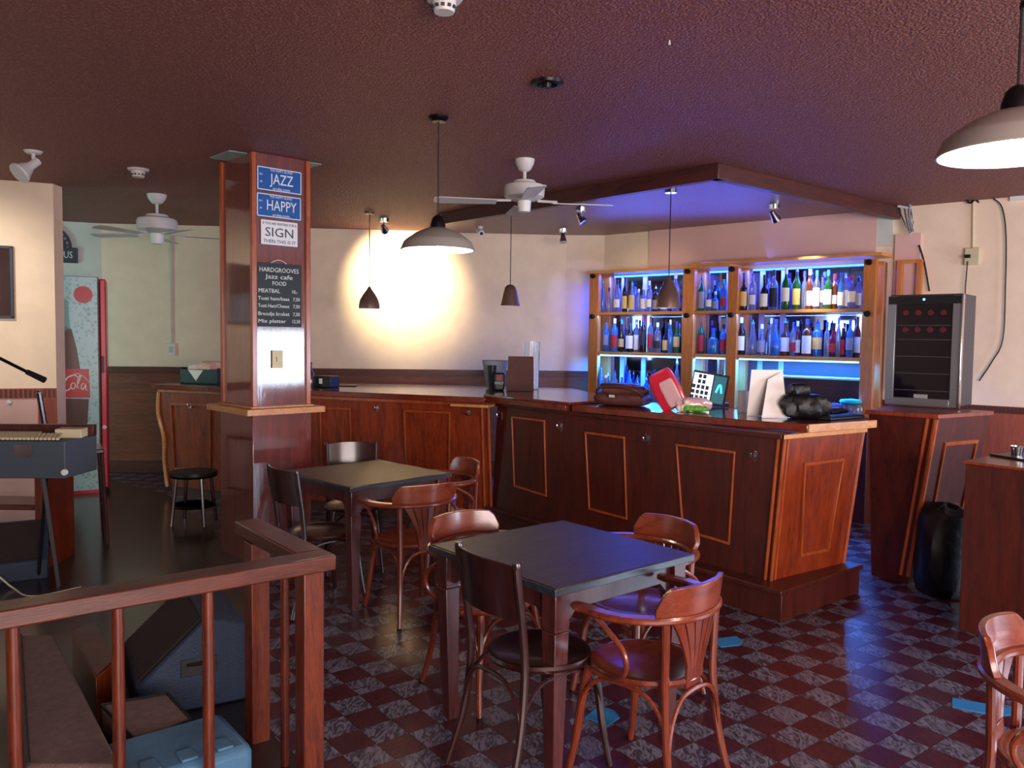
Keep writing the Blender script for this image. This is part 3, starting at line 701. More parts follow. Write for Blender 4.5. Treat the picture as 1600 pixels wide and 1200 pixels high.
ORD = ['first', 'second', 'third', 'fourth', 'fifth', 'sixth', 'seventh', 'eighth', 'ninth', 'tenth', 'eleventh', 'twelfth', 'thirteenth', 'fourteenth', 'fifteenth', 'sixteenth', 'seventeenth', 'eighteenth', 'nineteenth', 'twentieth']
GN = {'g_green': 'green', 'g_dark': 'dark brown', 'g_amber': 'amber', 'g_clear': 'clear', 'g_blue': 'blue-tinted', 'g_red': 'deep red'}
LN_ = {'label_w': 'white', 'label_y': 'yellow', 'label_k': 'black', 'label_r': 'red', 'label_g': 'grey', None: 'no'}
W_, Y_, KK, R_, G_ = 'label_w', 'label_y', 'label_k', 'label_r', 'label_g'
UP_ = {
 'left': [(935, 447, 9, 'spirit', 'g_clear', Y_, 'c_white'), (942, 437, 7, 'wine', 'g_blue', None, 'c_teal'), (952, 450, 9, 'bulb', 'g_clear', None, 'c_black'), (965, 438, 11, 'spirit', 'g_clear', W_, 'c_black'), (977, 434, 9, 'wine', 'g_dark', Y_, 'c_black'), (988, 440, 11, 'cone', 'g_clear', Y_, 'c_teal'), (998, 452, 8, 'spirit', 'g_clear', None, 'c_white'), (1006, 447, 11, 'squat', 'g_clear', W_, 'c_white'), (1015, 439, 9, 'spirit', 'g_clear', W_, 'c_white'), (1025, 447, 10, 'spirit', 'g_dark', G_, 'c_white'), (1038, 441, 11, 'squat', 'g_clear', W_, 'c_black'), (1056, 426, 11, 'spirit', 'g_clear', Y_, 'c_white')],
 'middle': [(1085, 434, 9, 'spirit', 'g_dark', KK, 'c_white'), (1097, 432, 11, 'wine', 'g_green', G_, 'c_black'), (1108, 452, 10, 'squat', 'g_blue', W_, 'c_teal'), (1118, 455, 11, 'squat', 'g_blue', G_, 'c_white'), (1131, 437, 10, 'spirit', 'g_blue', R_, 'c_teal')],
 'right': [(1163, 427, 12, 'squat', 'g_dark', Y_, 'c_blue'), (1177, 424, 11, 'spirit', 'g_clear', W_, 'c_blue'), (1195, 430, 13, 'squat', 'g_dark', W_, 'c_black'), (1210, 421, 13, 'spirit', 'g_clear', KK, 'c_black'), (1229, 419, 13, 'wine', 'g_green', W_, 'c_white'), (1246, 418, 13, 'wine', 'g_green', Y_, 'c_white'), (1258, 424, 8, 'spirit', 'g_clear', None, 'c_blue'), (1266, 421, 13, 'wine', 'g_amber', W_, 'c_white'), (1277, 423, 11, 'spirit', 'g_clear', W_, 'c_teal'), (1286, 428, 12, 'squat', 'g_clear', W_, 'c_black'), (1295, 422, 12, 'wine', 'g_green', W_, 'c_teal'), (1305, 429, 12, 'spirit', 'g_amber', W_, 'c_red'), (1315, 425, 9, 'wine', 'g_blue', W_, 'c_blue'), (1322, 429, 10, 'spirit', 'g_clear', W_, 'c_white'), (1332, 430, 12, 'squat', 'g_clear', W_, 'c_red'), (1342, 433, 10, 'spirit', 'g_clear', W_, 'c_black')]}
LO_ = {
 'left': [(935, 492, 9, 'spirit', 'g_clear', None, 'c_white'), (948, 499, 10, 'spirit', 'g_blue', G_, 'c_red'), (961, 497, 11, 'spirit', 'g_blue', R_, 'c_white'), (972, 499, 10, 'bulb', 'g_dark', Y_, 'c_teal'), (985, 495, 13, 'squat', 'g_dark', W_, 'c_black'), (995, 501, 9, 'spirit', 'g_clear', W_, 'c_white'), (1005, 494, 11, 'spirit', 'g_dark', KK, 'c_red'), (1017, 494, 10, 'spirit', 'g_clear', R_, 'c_red'), (1028, 504, 11, 'spirit', 'g_clear', KK, 'c_white'), (1041, 508, 11, 'squat', 'g_dark', Y_, 'c_black'), (1048, 500, 8, 'wine', 'g_blue', None, 'c_white'), (1058, 502, 11, 'squat', 'g_green', Y_, 'c_blue')],
 'middle': [(1081, 499, 10, 'spirit', 'g_clear', W_, 'c_white'), (1096, 500, 11, 'wine', 'g_green', R_, 'c_red'), (1115, 512, 17, 'squat', 'g_blue', None, 'c_blue'), (1131, 506, 12, 'spirit', 'g_blue', R_, 'c_black')],
 'right': [(1159, 496, 13, 'wine', 'g_dark', W_, 'c_white'), (1177, 500, 15, 'cone', 'g_clear', None, 'c_teal'), (1191, 506, 13, 'bulb', 'g_clear', G_, 'c_white'), (1206, 497, 11, 'wine', 'g_clear', None, 'c_white'), (1213, 499, 16, 'bulb', 'g_blue', None, 'c_blue'), (1228, 499, 15, 'squat', 'g_amber', W_, 'c_teal'), (1240, 503, 9, 'spirit', 'g_clear', R_, 'c_blue'), (1247, 501, 10, 'spirit', 'g_red', W_, 'c_white'), (1262, 499, 15, 'spirit', 'g_amber', W_, 'c_blue'), (1278, 500, 16, 'spirit', 'g_blue', Y_, 'c_blue'), (1293, 503, 9, 'spirit', 'g_clear', None, 'c_blue'), (1303, 504, 15, 'squat', 'g_red', R_, 'c_black'), (1311, 497, 8, 'wine', 'g_clear', None, 'c_blue'), (1318, 508, 12, 'squat', 'g_dark', R_, 'c_white'), (1329, 500, 11, 'spirit', 'g_blue', G_, 'c_blue'), (1341, 495, 10, 'wine', 'g_red', W_, 'c_black')]}
spans = [(.12, .5), (.1, .46), (.2, .52), (.15, .4), (.08, .55)]
for lev, data, z in (('upper', UP_, Z1), ('lower', LO_, Z2)):
    for bay, lst in data.items():
        for k, (px, ty, w_, kd, gl, lb_, cp) in enumerate(lst):
            bottle(px, ty, w_, kd, gl, lb_, cp, z, .22 if k % 2 else .26, '%s bottle with %s label, %s from left on the %s shelf, %s bay' % (GN[gl], LN_[lb_], ORD[k], lev, bay), 'bottles on the %s shelf' % lev, spans[(k * 3 + len(bay)) % 5], pour=(k % 4 == 1))
# bottles standing on the worktop below the shelves
for k, (px, ty, w_, kd, gl, lb_, cp) in enumerate([(939, 569, 9, 'spirit', 'g_blue', None, 'c_black'), (950, 583, 8, 'spirit', 'g_blue', None, 'c_white'), (961, 580, 9, 'spirit', 'g_clear', None, 'c_blue'), (972, 585, 9, 'squat', 'g_blue', None, 'c_white'), (984, 577, 9, 'wine', 'g_blue', None, 'c_black'), (996, 588, 9, 'spirit', 'g_clear', None, 'c_blue'), (1010, 590, 9, 'spirit', 'g_blue', W_, 'c_white'), (1018, 584, 9, 'wine', 'g_clear', None, 'c_blue'), (1027, 588, 9, 'spirit', 'g_clear', None, 'c_white'), (1058, 560, 9, 'wine', 'g_clear', None, 'c_white')]):
    bottle(px, ty, w_, kd, gl, lb_, cp, WZ, .3, '%s bottle, %s from left in the row on the worktop under the shelves' % (GN[gl], ORD[k]), 'bottles on the back worktop', pour=True)
# upturned glasses on the right
gm = MB().lathe([(.030, 0), (.034, .01), (.036, .09), (.030, .12), (.006, .125), (.005, .13)], 12).mesh('drinking_glass', 'g_clear')
gi = 0
for r_ in range(2):
    for c_ in range(7):
        s_ = s_at(1279 + c_ * 10, 640, .4)[0]
        o = bpy.data.objects.new('drinking_glass', gm); col.objects.link(o); o.location = Sh(s_, .42 - r_ * .09, WZ + .0005)
        tag(o, 'clear upturned glass, %s from the left in the %s row under the right shelves' % (ORD[c_], ('front', 'back')[r_]), 'glass', 'upturned glasses on the back worktop')
tw = MB().lathe([(.0, 0), (.08, 0), (.10, .015), (.09, .035), (.0, .045)], 16).build('folded_cloth', 'c_teal', loc=Sh(s_at(1328, 625, .4)[0], .38, WZ + .1315)); tag(tw, 'white and turquoise cloth lying on the upturned glasses', 'cloth')
# light of the LED strips, with a blue fill added between the shelves
mid = Sh((sl + srb) / 2, OF - .03, Z2 - .06)
for (a, b) in bays:
    p = Sh((a + b) / 2, OF - .05, Z2 - .055)
    l = light('led_shelf_light', 'AREA', p, 46 * (b - a), (.01, .20, 1), shape='RECTANGLE', size=(b - a), size_y=.02); l.rotation_euler = (0, 0, SA)
    p = Sh((a + b) / 2, .12, ZT - .05)
    l = light('led_top_light', 'AREA', p, 24 * (b - a), (.04, .12, 1), shape='RECTANGLE', size=(b - a), size_y=.03); l.rotation_euler = (0, 0, SA)
    p = Sh((a + b) / 2, OF + .01, Z1 - .04)
    l = light('blue_mid_fill', 'AREA', p, 16 * (b - a), (.06, .2, 1), shape='RECTANGLE', size=(b - a), size_y=.03); l.data.energy *= .5; l.rotation_euler = (0, 0, SA)  # no strip under this board; blue fill added for the shelf zone

# ------------------------------------------------------------------ tables
def make_table():
    T = thing('table', 'x', 'table')
    S = .80; H = .76; t = .032
    MB().box((0, 0, H - t / 2), (S - .014, S - .014, t)).build('tabletop', 'tabletop', T, bevel=.004)
    e = MB()
    for a in range(4):
        M = Matrix.Rotation(a * math.pi / 2, 3, 'Z'); e.box(M @ Vector((0, S / 2 - .0035, H - t / 2 - .001)), (S - .001, .007, t - .004), M=M)
    e.build('edge_band', 'tableedge_lit', T, bevel=.002)
    for a in range(4):
        M = Matrix.Rotation(a * math.pi / 2, 3, 'Z'); y = S / 2 - .05; L = S / 2 - .07
        zt_ = H - t - .001; pts = [(-L, zt_), (L, zt_), (L, zt_ - .12), (L - .05, zt_ - .12), (L - .09, zt_ - .08), (-L + .09, zt_ - .08), (-L + .05, zt_ - .12), (-L, zt_ - .12)]
        MB().slab([M @ Vector((x, y, z)) for x, z in pts], M @ Vector((0, -1, 0)), .022).build('apron', 'table', T, bevel=.002)
    for sx in (-1, 1):
        for sy in (-1, 1):
            c = S / 2 - .062; x, y = sx * c, sy * c; h = .037; b = .024; zg = .585
            P = lambda q, z, ox=0: [(x - q - ox, y - q, z), (x + q - ox, y - q, z), (x + q - ox, y + q, z), (x - q - ox, y + q, z)]
            mb = MB(); mb.hexa(P(h, zg + .008) + P(h, H - t)); mb.hexa(P(h - .006, zg - .006) + P(h - .006, zg + .009)); 
            mb.hexa([(x + sx * (h - 2 * b) + k * b - 0 * sx, y + sy * (h - 2 * b) + l * b, .004) for k, l in ((-1, -1), (1, -1), (1, 1), (-1, 1))] + P(h - .001, zg - .005))
            mb.build('leg', 'table', T, bevel=.003)
    return T
TC1 = Vector((-.953, 5.31, 0)); TC2 = Vector((.212, 3.41, 0))
tb = make_table(); tag(tb, 'square dark wooden table nearest the camera, in front of the bar', None, 'square bar tables'); tb.location = TC2; tb.rotation_euler = (0, 0, .70)
tb2 = copy_tree(tb); tag(tb2, 'square dark wooden table farther back, beside the wooden column'); tb2.location = TC1; tb2.rotation_euler = (0, 0, .80)

# ------------------------------------------------------------------ chairs (front = +Y)
def seat_parts(T, mat, mat2, r=.20):
    sh = lambda k, rr: (rr * math.sin(k) * (1.0 + .04 * math.cos(k)), rr * math.cos(k) * 1.0)
    def ring(rr, z, n=32): return [(sh(2 * math.pi * k / n, rr)[0], sh(2 * math.pi * k / n, rr)[1], z) for k in range(n)]
    n = 32; rings = [ring(r * .9, .428), ring(r, .436), ring(r + .006, .448), ring(r, .460), ring(r * .9, .461), ring(r * .82, .455), ring(r * .3, .450)]
    v = [p for g in rings for p in g]; f = []
    for i in range(len(rings) - 1):
        for k in range(n): f.append((i * n + (k + 1) % n, i * n + k, (i + 1) * n + k, (i + 1) * n + (k + 1) % n)[::-1])
    f += [tuple(range(n - 1, -1, -1))[::1], tuple(range(6 * n, 7 * n))]
    MB().add(v, [tuple(x) for x in f]).build('seat', mat, T)
def brace(T, A, B, mat, zl=.22, zh=.415):
    A = Vector(A); B = Vector(B)
    a0_ = A.copy(); b0_ = B.copy(); a0_.z = b0_.z = zl
    p = [a0_, A.lerp(B, .04) + Vector((0, 0, zl + .09 - A.z)), A.lerp(B, .15) + Vector((0, 0, zh - .035 - A.z)), A.lerp(B, .32) + Vector((0, 0, zh - A.z)), A.lerp(B, .68) + Vector((0, 0, zh - A.z)), A.lerp(B, .85) + Vector((0, 0, zh - .035 - A.z)), A.lerp(B, .96) + Vector((0, 0, zl + .09 - A.z)), b0_]
    MB().tube(bez(p, 4), .0085, 6).build('bent_brace', mat, T)
def make_armchair():
    T = thing('armchair', 'x', 'chair')
    seat_parts(T, 'chair', 'chairx', .205)
    for sx in (-1, 1):
        MB().tube(bez([(sx * .15, .15, .44), (sx * .165, .17, .30), (sx * .18, .185, .15), (sx * .195, .21, .012)], 4), [.018] * 4 + [.0165] * 4 + [.014] * 4 + [.0125], 10).build('leg', 'chair', T)
        MB().tube(bez([(sx * .19, -.262, .012), (sx * .165, -.215, .20), (sx * .152, -.190, .42), (sx * .155, -.190, .58), (sx * .160, -.192, .690)], 4), [.0125] * 3 + [.015] * 13 + [.014], 10).build('leg', 'chair', T)
        for x, y in ((sx * .196, .212), (sx * .1905, -.263)): MB().lathe([(.0, .0045), (.013, .0045), (.015, .018), (.0, .02)], 8, (x, y, 0)).build('glide', 'black', T)
        MB().tube(bez([(sx * .258, .06, .684), (sx * .270, -.01, .655), (sx * .272, -.09, .60), (sx * .268, -.11, .545), (sx * .25, -.08, .49), (sx * .225, .0, .452), (sx * .205, .09, .447)], 4), .0095, 8).build('arm_support', 'chairx', T)
    # horseshoe arm rail
    pts = []
    for k in range(25):
        a = math.radians(-104 + 208 * k / 24); r = .262
        x = r * math.sin(a) * 1.03; y = -r * math.cos(a) * .93 + .01
        pts.append((x, y, .694))
    pts = [(pts[0][0] * 1.0, .135, .694)] + [(pts[0][0] * 1.02, .10, .694)] + pts + [(pts[-1][0] * 1.02, .10, .694), (pts[-1][0] * 1.0, .135, .694)]
    wd = [(.036, .022), (.062, .024)] + [(.054, .025)] * 25 + [(.062, .024), (.036, .022)]
    MB().tube(pts, wd, flat=(0, 0, 1)).build('arm_rail', 'chairx', T)
    # crest
    mb = MB(); n = 16; v = []
    for k in range(n + 1):
        u = k / n; a = math.radians(-44 + 88 * u); e = min(u, 1 - u) / .10; top = .812 if e >= 1 else .745 + (.812 - .745) * e ** .7
        top -= .010 * abs(2 * u - 1) ** 2
        for rr, z in ((.256, .706), (.280, .706), (.292, top), (.270, top)):
            v.append((rr * math.sin(a) * 1.03, -rr * math.cos(a) * .93 + .01, z))
    f = [(3, 2, 1, 0), (4 * n, 4 * n + 1, 4 * n + 2, 4 * n + 3)]
    for k in range(n):
        for j in range(4): f.append((4 * k + j, 4 * k + (j + 1) % 4, 4 * k + 4 + (j + 1) % 4, 4 * k + 4 + j))
    mb.add(v, f).build('crest_rail', 'chairx', T, bevel=.003)
    # splat with slots
    ns = 6
    def sp(u, t):   # u across -1..1, t up 0..1
        z = .445 + .24 * t; w_ = .042 + (.142 - .042) * max(0, (t - .1) / .9) ** 1.35; x = u * w_
        y = -.212 - .028 * t + .10 * x * x / .02 * 0
        y = -.205 - .03 * t + x * x * 1.7
        return Vector((x, y, z))
    MB().hexa([sp(-1, -.12) + Vector((0, -.006, 0)), sp(1, -.12) + Vector((0, -.006, 0)), sp(1, -.12) + Vector((0, .006, 0)), sp(-1, -.12) + Vector((0, .006, 0)), sp(-1, .25) + Vector((0, -.006, 0)), sp(1, .25) + Vector((0, -.006, 0)), sp(1, .25) + Vector((0, .006, 0)), sp(-1, .25) + Vector((0, .006, 0))]).build('splat_base', 'chair', T, bevel=.002)
    for k in range(ns):
        mb = MB(); vs_ = []; m_ = 8
        for i in range(m_ + 1):
            t = .22 + .76 * i / m_; gap = .05 + .12 * min(1, i / 3)
            u0 = -1 + 2 * (k + gap * .5) / ns; u1 = -1 + 2 * (k + 1 - gap * .5) / ns
            for u, dy in ((u0, -.005), (u1, -.005), (u1, .005), (u0, .005)): vs_.append(sp(u, t) + Vector((0, dy, 0)))
        f = [(3, 2, 1, 0), (4 * m_, 4 * m_ + 1, 4 * m_ + 2, 4 * m_ + 3)]
        for i in range(m_):
            for j in range(4): f.append((4 * i + j, 4 * i + (j + 1) % 4, 4 * i + 4 + (j + 1) % 4, 4 * i + 4 + j))
        mb.add(vs_, f).build('slat', 'chair', T)
    fl_, fr_, rl_, rr_ = (-.175, .178, 0), (.175, .178, 0), (-.160, -.215, 0), (.160, -.215, 0)
    for a, b in ((fl_, fr_), (fl_, rl_), (fr_, rr_), (rl_, rr_)): brace(T, a, b, 'chairx')
    return T
def make_sidechair():
    T = thing('side_chair', 'x', 'chair')
    seat_parts(T, 'dark', 'dark', .20)
    for sx in (-1, 1):
        MB().tube(bez([(sx * .145, .15, .44), (sx * .16, .17, .30), (sx * .175, .185, .15), (sx * .19, .21, .006)], 4), [.017] * 5 + [.015] * 4 + [.0125] * 4, 10).build('leg', 'dark', T)
        MB().tube(bez([(sx * .195, -.29, .006), (sx * .175, -.225, .22), (sx * .168, -.20, .44), (sx * .172, -.215, .62), (sx * .178, -.245, .80), (sx * .18, -.255, .872)], 4), [.013] * 3 + [.0155] * 17 + [.012], 10).build('leg', 'dark', T)
    mb = MB(); n = 10; v = []
    for k in range(n + 1):
        x = -.175 + .35 * k / n; yc = -.04 * (1 - (x / .175) ** 2)
        for z, y0, th in ((.655, -.222, 0), (.655, -.232, 0), (.868, -.262, 0), (.868, -.252, 0)):
            tz = z - (0 if z < .7 else .012 * abs(x / .175) ** 3)
            v.append((x, y0 + yc, tz))
    f = [(0, 1, 2, 3)[::-1], (4 * n, 4 * n + 1, 4 * n + 2, 4 * n + 3)]
    for k in range(n):
        for j in range(4): f.append((4 * k + j, 4 * k + (j + 1) % 4, 4 * k + 4 + (j + 1) % 4, 4 * k + 4 + j))
    mb.add(v, f).build('backrest', 'dark', T, bevel=.003)
    for sx in (-1, 1): MB().lathe([(0, 0), (.008, 0), (.006, .003), (0, .004)], 8, (sx * .14, -.2625, .80), Matrix.Rotation(math.radians(-96), 3, 'X') @ Matrix.Identity(3)).build('screw', 'chrome', T)
    fl_, fr_, rl_, rr_ = (-.17, .178, 0), (.17, .178, 0), (-.176, -.225, 0), (.176, -.225, 0)
    for a, b in ((fl_, fr_), (fl_, rl_), (fr_, rr_), (rl_, rr_)): brace(T, a, b, 'dark')
    return T
def face(dx, dy): return math.atan2(-dx, dy)    # local +Y -> (dx,dy)
chA = make_armchair(); chD = make_sidechair()
def put(proto, first, x, y, dx, dy, label, grp):
    o = proto if first else copy_tree(proto)
    o.location = (x, y, 0.0); o.rotation_euler = (0, 0, face(dx, dy)); tag(o, label, None, grp); return o
GA, GD = 'reddish wooden armchairs around the tables', 'dark wooden side chairs around the tables'
for i, (x, y, dx, dy, lab) in enumerate([
    (.515, 2.975, -.70, .71, 'reddish armchair with fan back at the near table, its back toward the viewer'),
    (-.10, 3.70, .62, -.78, 'reddish armchair between the two tables, its crest shining behind the near table'),
    (.585, 3.68, -.80, -.60, 'reddish armchair tucked behind the near table on the side of the bar'),
    (-.60, 4.80, -.55, .83, 'reddish fan-backed armchair at the farther table, its back toward the viewer'),
    (-.48, 5.50, -.85, -.53, 'reddish armchair at the farther table on the side of the long bar'),
    (1.64, 2.27, .72, -.69, 'reddish armchair with shining crest standing alone near the wooden box cabinet')]):
    put(chA, i == 0, x, y, dx, dy, lab, GA)
for i, (x, y, dx, dy, lab) in enumerate([
    (.115, 3.08, .79, .61, 'dark side chair with solid back panel at the near table'),
    (-1.17, 4.96, .74, .67, 'dark side chair at the farther table in front of the column'),
    (-1.12, 5.74, .25, -.97, 'dark side chair behind the farther table, its back panel glinting')]):
    put(chD, i == 0, x, y, dx, dy, lab, GD)

# ------------------------------------------------------------------ railing
rl = thing('stage_railing', 'reddish wooden railing with square posts and round balusters at the front', 'railing')
RC = hz(526, 867, .88); RL = hz(0, 951, .88); RB = hz(384, 812, .88)
rf = Vector((RL.x - RC.x, RL.y - RC.y)).normalized(); rb_ = Vector((RB.x - RC.x, RB.y - RC.y)).normalized()
rb_ = (rb_ + Vector((rf.y, -rf.x)) * (-1 if Vector((rf.y, -rf.x)).dot(rb_) < 0 else 1) * 1.0).normalized()
RC2 = Vector((RC.x, RC.y)); WR = .105; TR = .055; ni = rb_; LF = 1.75; LBk = (Vector((RB.x, RB.y)) - RC2).length
def strip(a, d, n, L, name):
    o = MB().box((L / 2, WR / 2, -TR / 2), (L, WR, TR)).build(name, 'railx', rl, bevel=.006)
    ang = math.atan2(d.y, d.x); M = Matrix.Identity(4)
    for i_ in range(2): M[i_][0] = d[i_]; M[i_][1] = n[i_]
    M[0][3], M[1][3], M[2][3] = a.x, a.y, .88; o.matrix_world = M
    if d.x * n.y - d.y * n.x < 0: o.data.flip_normals()
    return o
strip(RC2, rf, ni, LF, 'handrail'); strip(RC2 + ni * WR, rb_, rf, LBk - WR, 'handrail')
def post(c, w_, name, mat='rail'):
    pts = [c + rf * a * w_ / 2 + ni * b * w_ / 2 for a, b in ((-1, -1), (1, -1), (1, 1), (-1, 1))]
    return MB().prism([tuple(p) for p in pts], .004, .88 - TR).build(name, mat, rl, bevel=.004)
pc = RC2 + rf * .075 + ni * .055; post(pc, .075, 'post')
def on_line(px, o, d):
    A_2 = o; r_ = ray(px, 1000); n = Vector((-d.y, d.x)); t = n.dot(o - Vector((0, 0))) / n.dot(Vector((r_.x, r_.y))); return Vector((r_.x, r_.y)) * t
post(on_line(402, RC2 + rf * .06, rb_), .075, 'post')
def baluster(c, r=.0185):
    MB().lathe([(r * .9, .004), (r, .1), (r, .76), (r * .9, .88 - TR)], 14, (c.x, c.y, 0)).build('baluster', 'rail', rl)
for px in (325, 184, 20): baluster(on_line(px, RC2 + ni * .055, rf))
baluster(on_line(445, RC2 + rf * .06, rb_), .0165)
c_ = RC2 + rf * (LF - .05) + ni * .055; post(c_, .075, 'post')
p_ = on_line(20, RC2 + ni * .055, rf); q_ = on_line(184, RC2 + ni * .055, rf); baluster(p_ + (p_ - q_))

# ------------------------------------------------------------------ pendants
def cord(P, z0, z1, parent, r=.004, mat='black'): return MB().tube([(0, 0, z0), (0, 0, z1)], r, 6).build('cord', mat, parent)
def big_pendant(px, py, D, label, z_rim_px, hang_chain=False):
    P = hd(px, z_rim_px, D); zr = P.z
    T = thing('pendant_lamp', label, 'lamp', (P.x, P.y, zr), 0, 'large grey dome pendant lamps')
    R = .215
    pr = [(R, 0), (R + .003, .004), (R - .005, .02), (.198, .048), (.182, .062), (.13, .098), (.075, .122), (.045, .130)]
    inner_ = [(r - .006, z - .003) for r, z in pr][::-1]
    mb = MB(); n = 40; prof = [(R - .006, 0)] + pr
    mb.lathe(prof, n); mb.f = [f for f in mb.f if len(f) == 4]; mb.build('dome_shade', 'shade', T)
    mb = MB().lathe(prof[:1] + [(R - .012, .02), (.190, .045), (.17, .060), (.12, .088), (.06, .110), (.01, .116)], n); mb.f = [f for f in mb.f if len(f) == 4]; mb.build('shade_lining', 'shadein', T)
    MB().lathe([(.045, .12), (.044, .15), (.034, .185), (.018, .2), (.006, .205)], 20).build('socket_cover', 'blackm', T)
    MB().lathe([(.0, .02), (.022, .028), (.03, .05), (.022, .075), (.014, .09), (.014, .11)], 16).build('bulb', 'bulb', T)
    cord(T, .2, C - zr - .02, T)
    MB().lathe([(.0, C - zr - .03), (.04, C - zr - .03), (.06, C - zr - .012), (.06, C - zr)], 20).build('ceiling_rose', 'blackm', T)
    if hang_chain:
        mb = MB()
        for k in range(4): mb.lathe([(.008, -.003), (.014, 0), (.008, .003)], 8, (-.012 * (k % 2), 0, 2.66 - zr + k * .03), Matrix.Rotation(math.pi / 2, 3, 'X' if k % 2 else 'Y'))
        mb.build('chain_link', 'blackm', T)
    l = light('pendant_bulb_light', 'POINT', (P.x, P.y, zr + .012), 11, (1, .9, .72), shadow_soft_size=.03)
    return T, P
T, P = big_pendant(684, 0, 4.80, 'large grey dome pendant lamp hanging over the tables in the middle', 391)
MB().tube(bez([(-.02, 0, .0), (-.025, 0, -.04), (-.01, .0, -.08), (.0, 0, -.10)], 4), .004, 6).build('pull_tail', 'ivory', T)
big_pendant(1586, 0, 2.48, 'large grey dome pendant lamp at the upper right edge, close to the camera', 241, True)
def small_pendant(px, cy, by, D, w_px, h_px, label, kind):
    T0 = hd(px, by, D); zb_ = T0.z
    T = thing('small_pendant_lamp', label, 'lamp', (T0.x, T0.y, zb_), 0, 'small bronze pendant lamps over the bar')
    R = w_px * D / F / 2; H = h_px * D / F
    pr = {'bell': [(R, 0), (R * 1.02, H * .1), (R * .9, H * .38), (R * .62, H * .62), (R * .22, H * .88), (R * .1, H)], 'cup': [(R, 0), (R * .86, H * .3), (R * .68, H * .68), (R * .52, H * .88), (R * .3, H * .98), (R * .1, H)]}[kind]
    mb = MB().lathe([(R - .005, 0)] + pr, 24); mb.f = [f for f in mb.f if len(f) == 4]; mb.build('metal_shade', 'bronze', T)
    mb = MB().lathe([(R - .005, 0), (R * .8, H * .4), (R * .4, H * .75), (.004, H * .9)], 24); mb.f = [f for f in mb.f if len(f) == 4]; mb.build('shade_lining', 'shadein', T)
    cord(T, H * .97, C - zb_ - .02, T, .0045); MB().lathe([(.0, C - zb_ - .045), (.05, C - zb_ - .045), (.05, C - zb_ - .013)], 20).build('ceiling_rose', 'chrome' if px > 900 else 'bronze', T)
small_pendant(577, 330, 482, 8.3, 32, 34, 'small bronze pendant lamp against the bright light patch on the wall', 'bell')
small_pendant(797, 340, 478, 8.0, 31, 33, 'small bronze cup-shaped pendant lamp before the plain cream wall', 'cup')
small_pendant(1044, 300, 481, 6.9, 38, 50, 'small bronze pendant lamp hanging in front of the bottle shelves', 'bell')

# ------------------------------------------------------------------ fans, detectors, spots
def fan(px, py, D0, s, label, rot, nb_=5):
    P = hz(px, py, C); T = thing('ceiling_fan', label, 'ceiling fan', (P.x, P.y, C), rot, 'white ceiling fans')
    MB().lathe([(0, 0), (.075 * s, 0), (.07 * s, -.03), (.045 * s, -.075), (.03 * s, -.085), (0, -.09)][::-1], 24).build('canopy', 'whitefan', T)
    MB().tube([(0, 0, -.08), (0, 0, -.15 * s - .03)], .013, 10).build('downrod', 'whitefan', T)
    z = -.16 * s
    MB().lathe([(0, z - .15 * s), (.10 * s, z - .145 * s), (.15 * s, z - .12 * s), (.155 * s, z - .06 * s), (.145 * s, z - .035 * s), (.09 * s, z - .02 * s), (.08 * s, z), (0, z + .004)], 32).build('motor_housing', 'whitefan', T)
    MB().lathe([(0, z - .235 * s), (.045 * s, z - .232 * s), (.05 * s, z - .2 * s), (.052 * s, z - .15 * s)], 20).build('switch_cup', 'white', T)
    for k in range(nb_):
        M = Matrix.Rotation(2 * math.pi * k / nb_, 3, 'Z') @ Matrix.Rotation(math.radians(9), 3, 'X')
        pts = [(.20, -.05), (.60, -.066), (.64, -.05), (.65, 0), (.64, .05), (.60, .066), (.20, .05)]
        mb = MB().slab([M @ Vector((x, y, 0)) + Vector((0, 0, z - .165 * s)) for x, y in pts], M @ Vector((0, 0, 1)), .006)
        bl = mb.build('blade', 'whitefan', T, bevel=.001)
        MB().tube([M @ Vector(q) + Vector((0, 0, z - .16 * s)) for q in ((.10 * s, 0, .012), (.16, 0, .010), (.24, 0, .008))], .010, 6).build('blade_bracket', 'whitefan', bl)
fan(820, 249, 6, .95, 'white ceiling fan near the middle of the ceiling beside the beam', .12, 4)
fan(245, 304, 7.7, 1.15, 'white ceiling fan on the left near the tall drinks fridge', .5, 5)
def detector(px, py, s, label):
    P = hz(px, py, C); T = thing('smoke_detector', label, 'smoke detector', (P.x, P.y, C), 0, 'white smoke detectors on the ceiling')
    MB().lathe([(0, -.02 * s), (.085 * s, -.018 * s), (.095 * s, 0), (0, .0)], 28).build('base', 'whitefan', T)
    MB().lathe([(0, -.075 * s), (.05 * s, -.075 * s), (.062 * s, -.045 * s), (.06 * s, -.018 * s)], 24).build('sensor_head', 'whitefan', T)
    mb = MB()
    for k in range(12): a = k * math.pi / 6; mb.box((.058 * s * math.cos(a), .058 * s * math.sin(a), -.055 * s), (.012, .012, .014 * s), a)
    mb.build('vent_slots', 'ink', T)
detector(216, 264, .85, 'white smoke detector on the left of the ceiling'); detector(694, -4, .75, 'white smoke detector at the top edge above the middle')
P = hz(855, 128, C); T = thing('ceiling_ring', 'black round lamp rose without a lamp on the ceiling', 'fitting', (P.x, P.y, C))
MB().lathe([(.0, -.004), (.05, -.004), (.052, -.016), (.078, -.014), (.082, 0)], 28).build('ring', 'blackm', T); MB().lathe([(0, -.03), (.02, -.03), (.026, -.004)], 14).build('socket', 'blackm', T)
P = hz(1046, 63, C); tag(MB().lathe([(0, -.02), (.006, -.018), (.003, 0)], 10).build('ceiling_hook', 'whitefan', loc=(P.x, P.y, C)), 'tiny white hook in the ceiling near the top middle', 'hook')
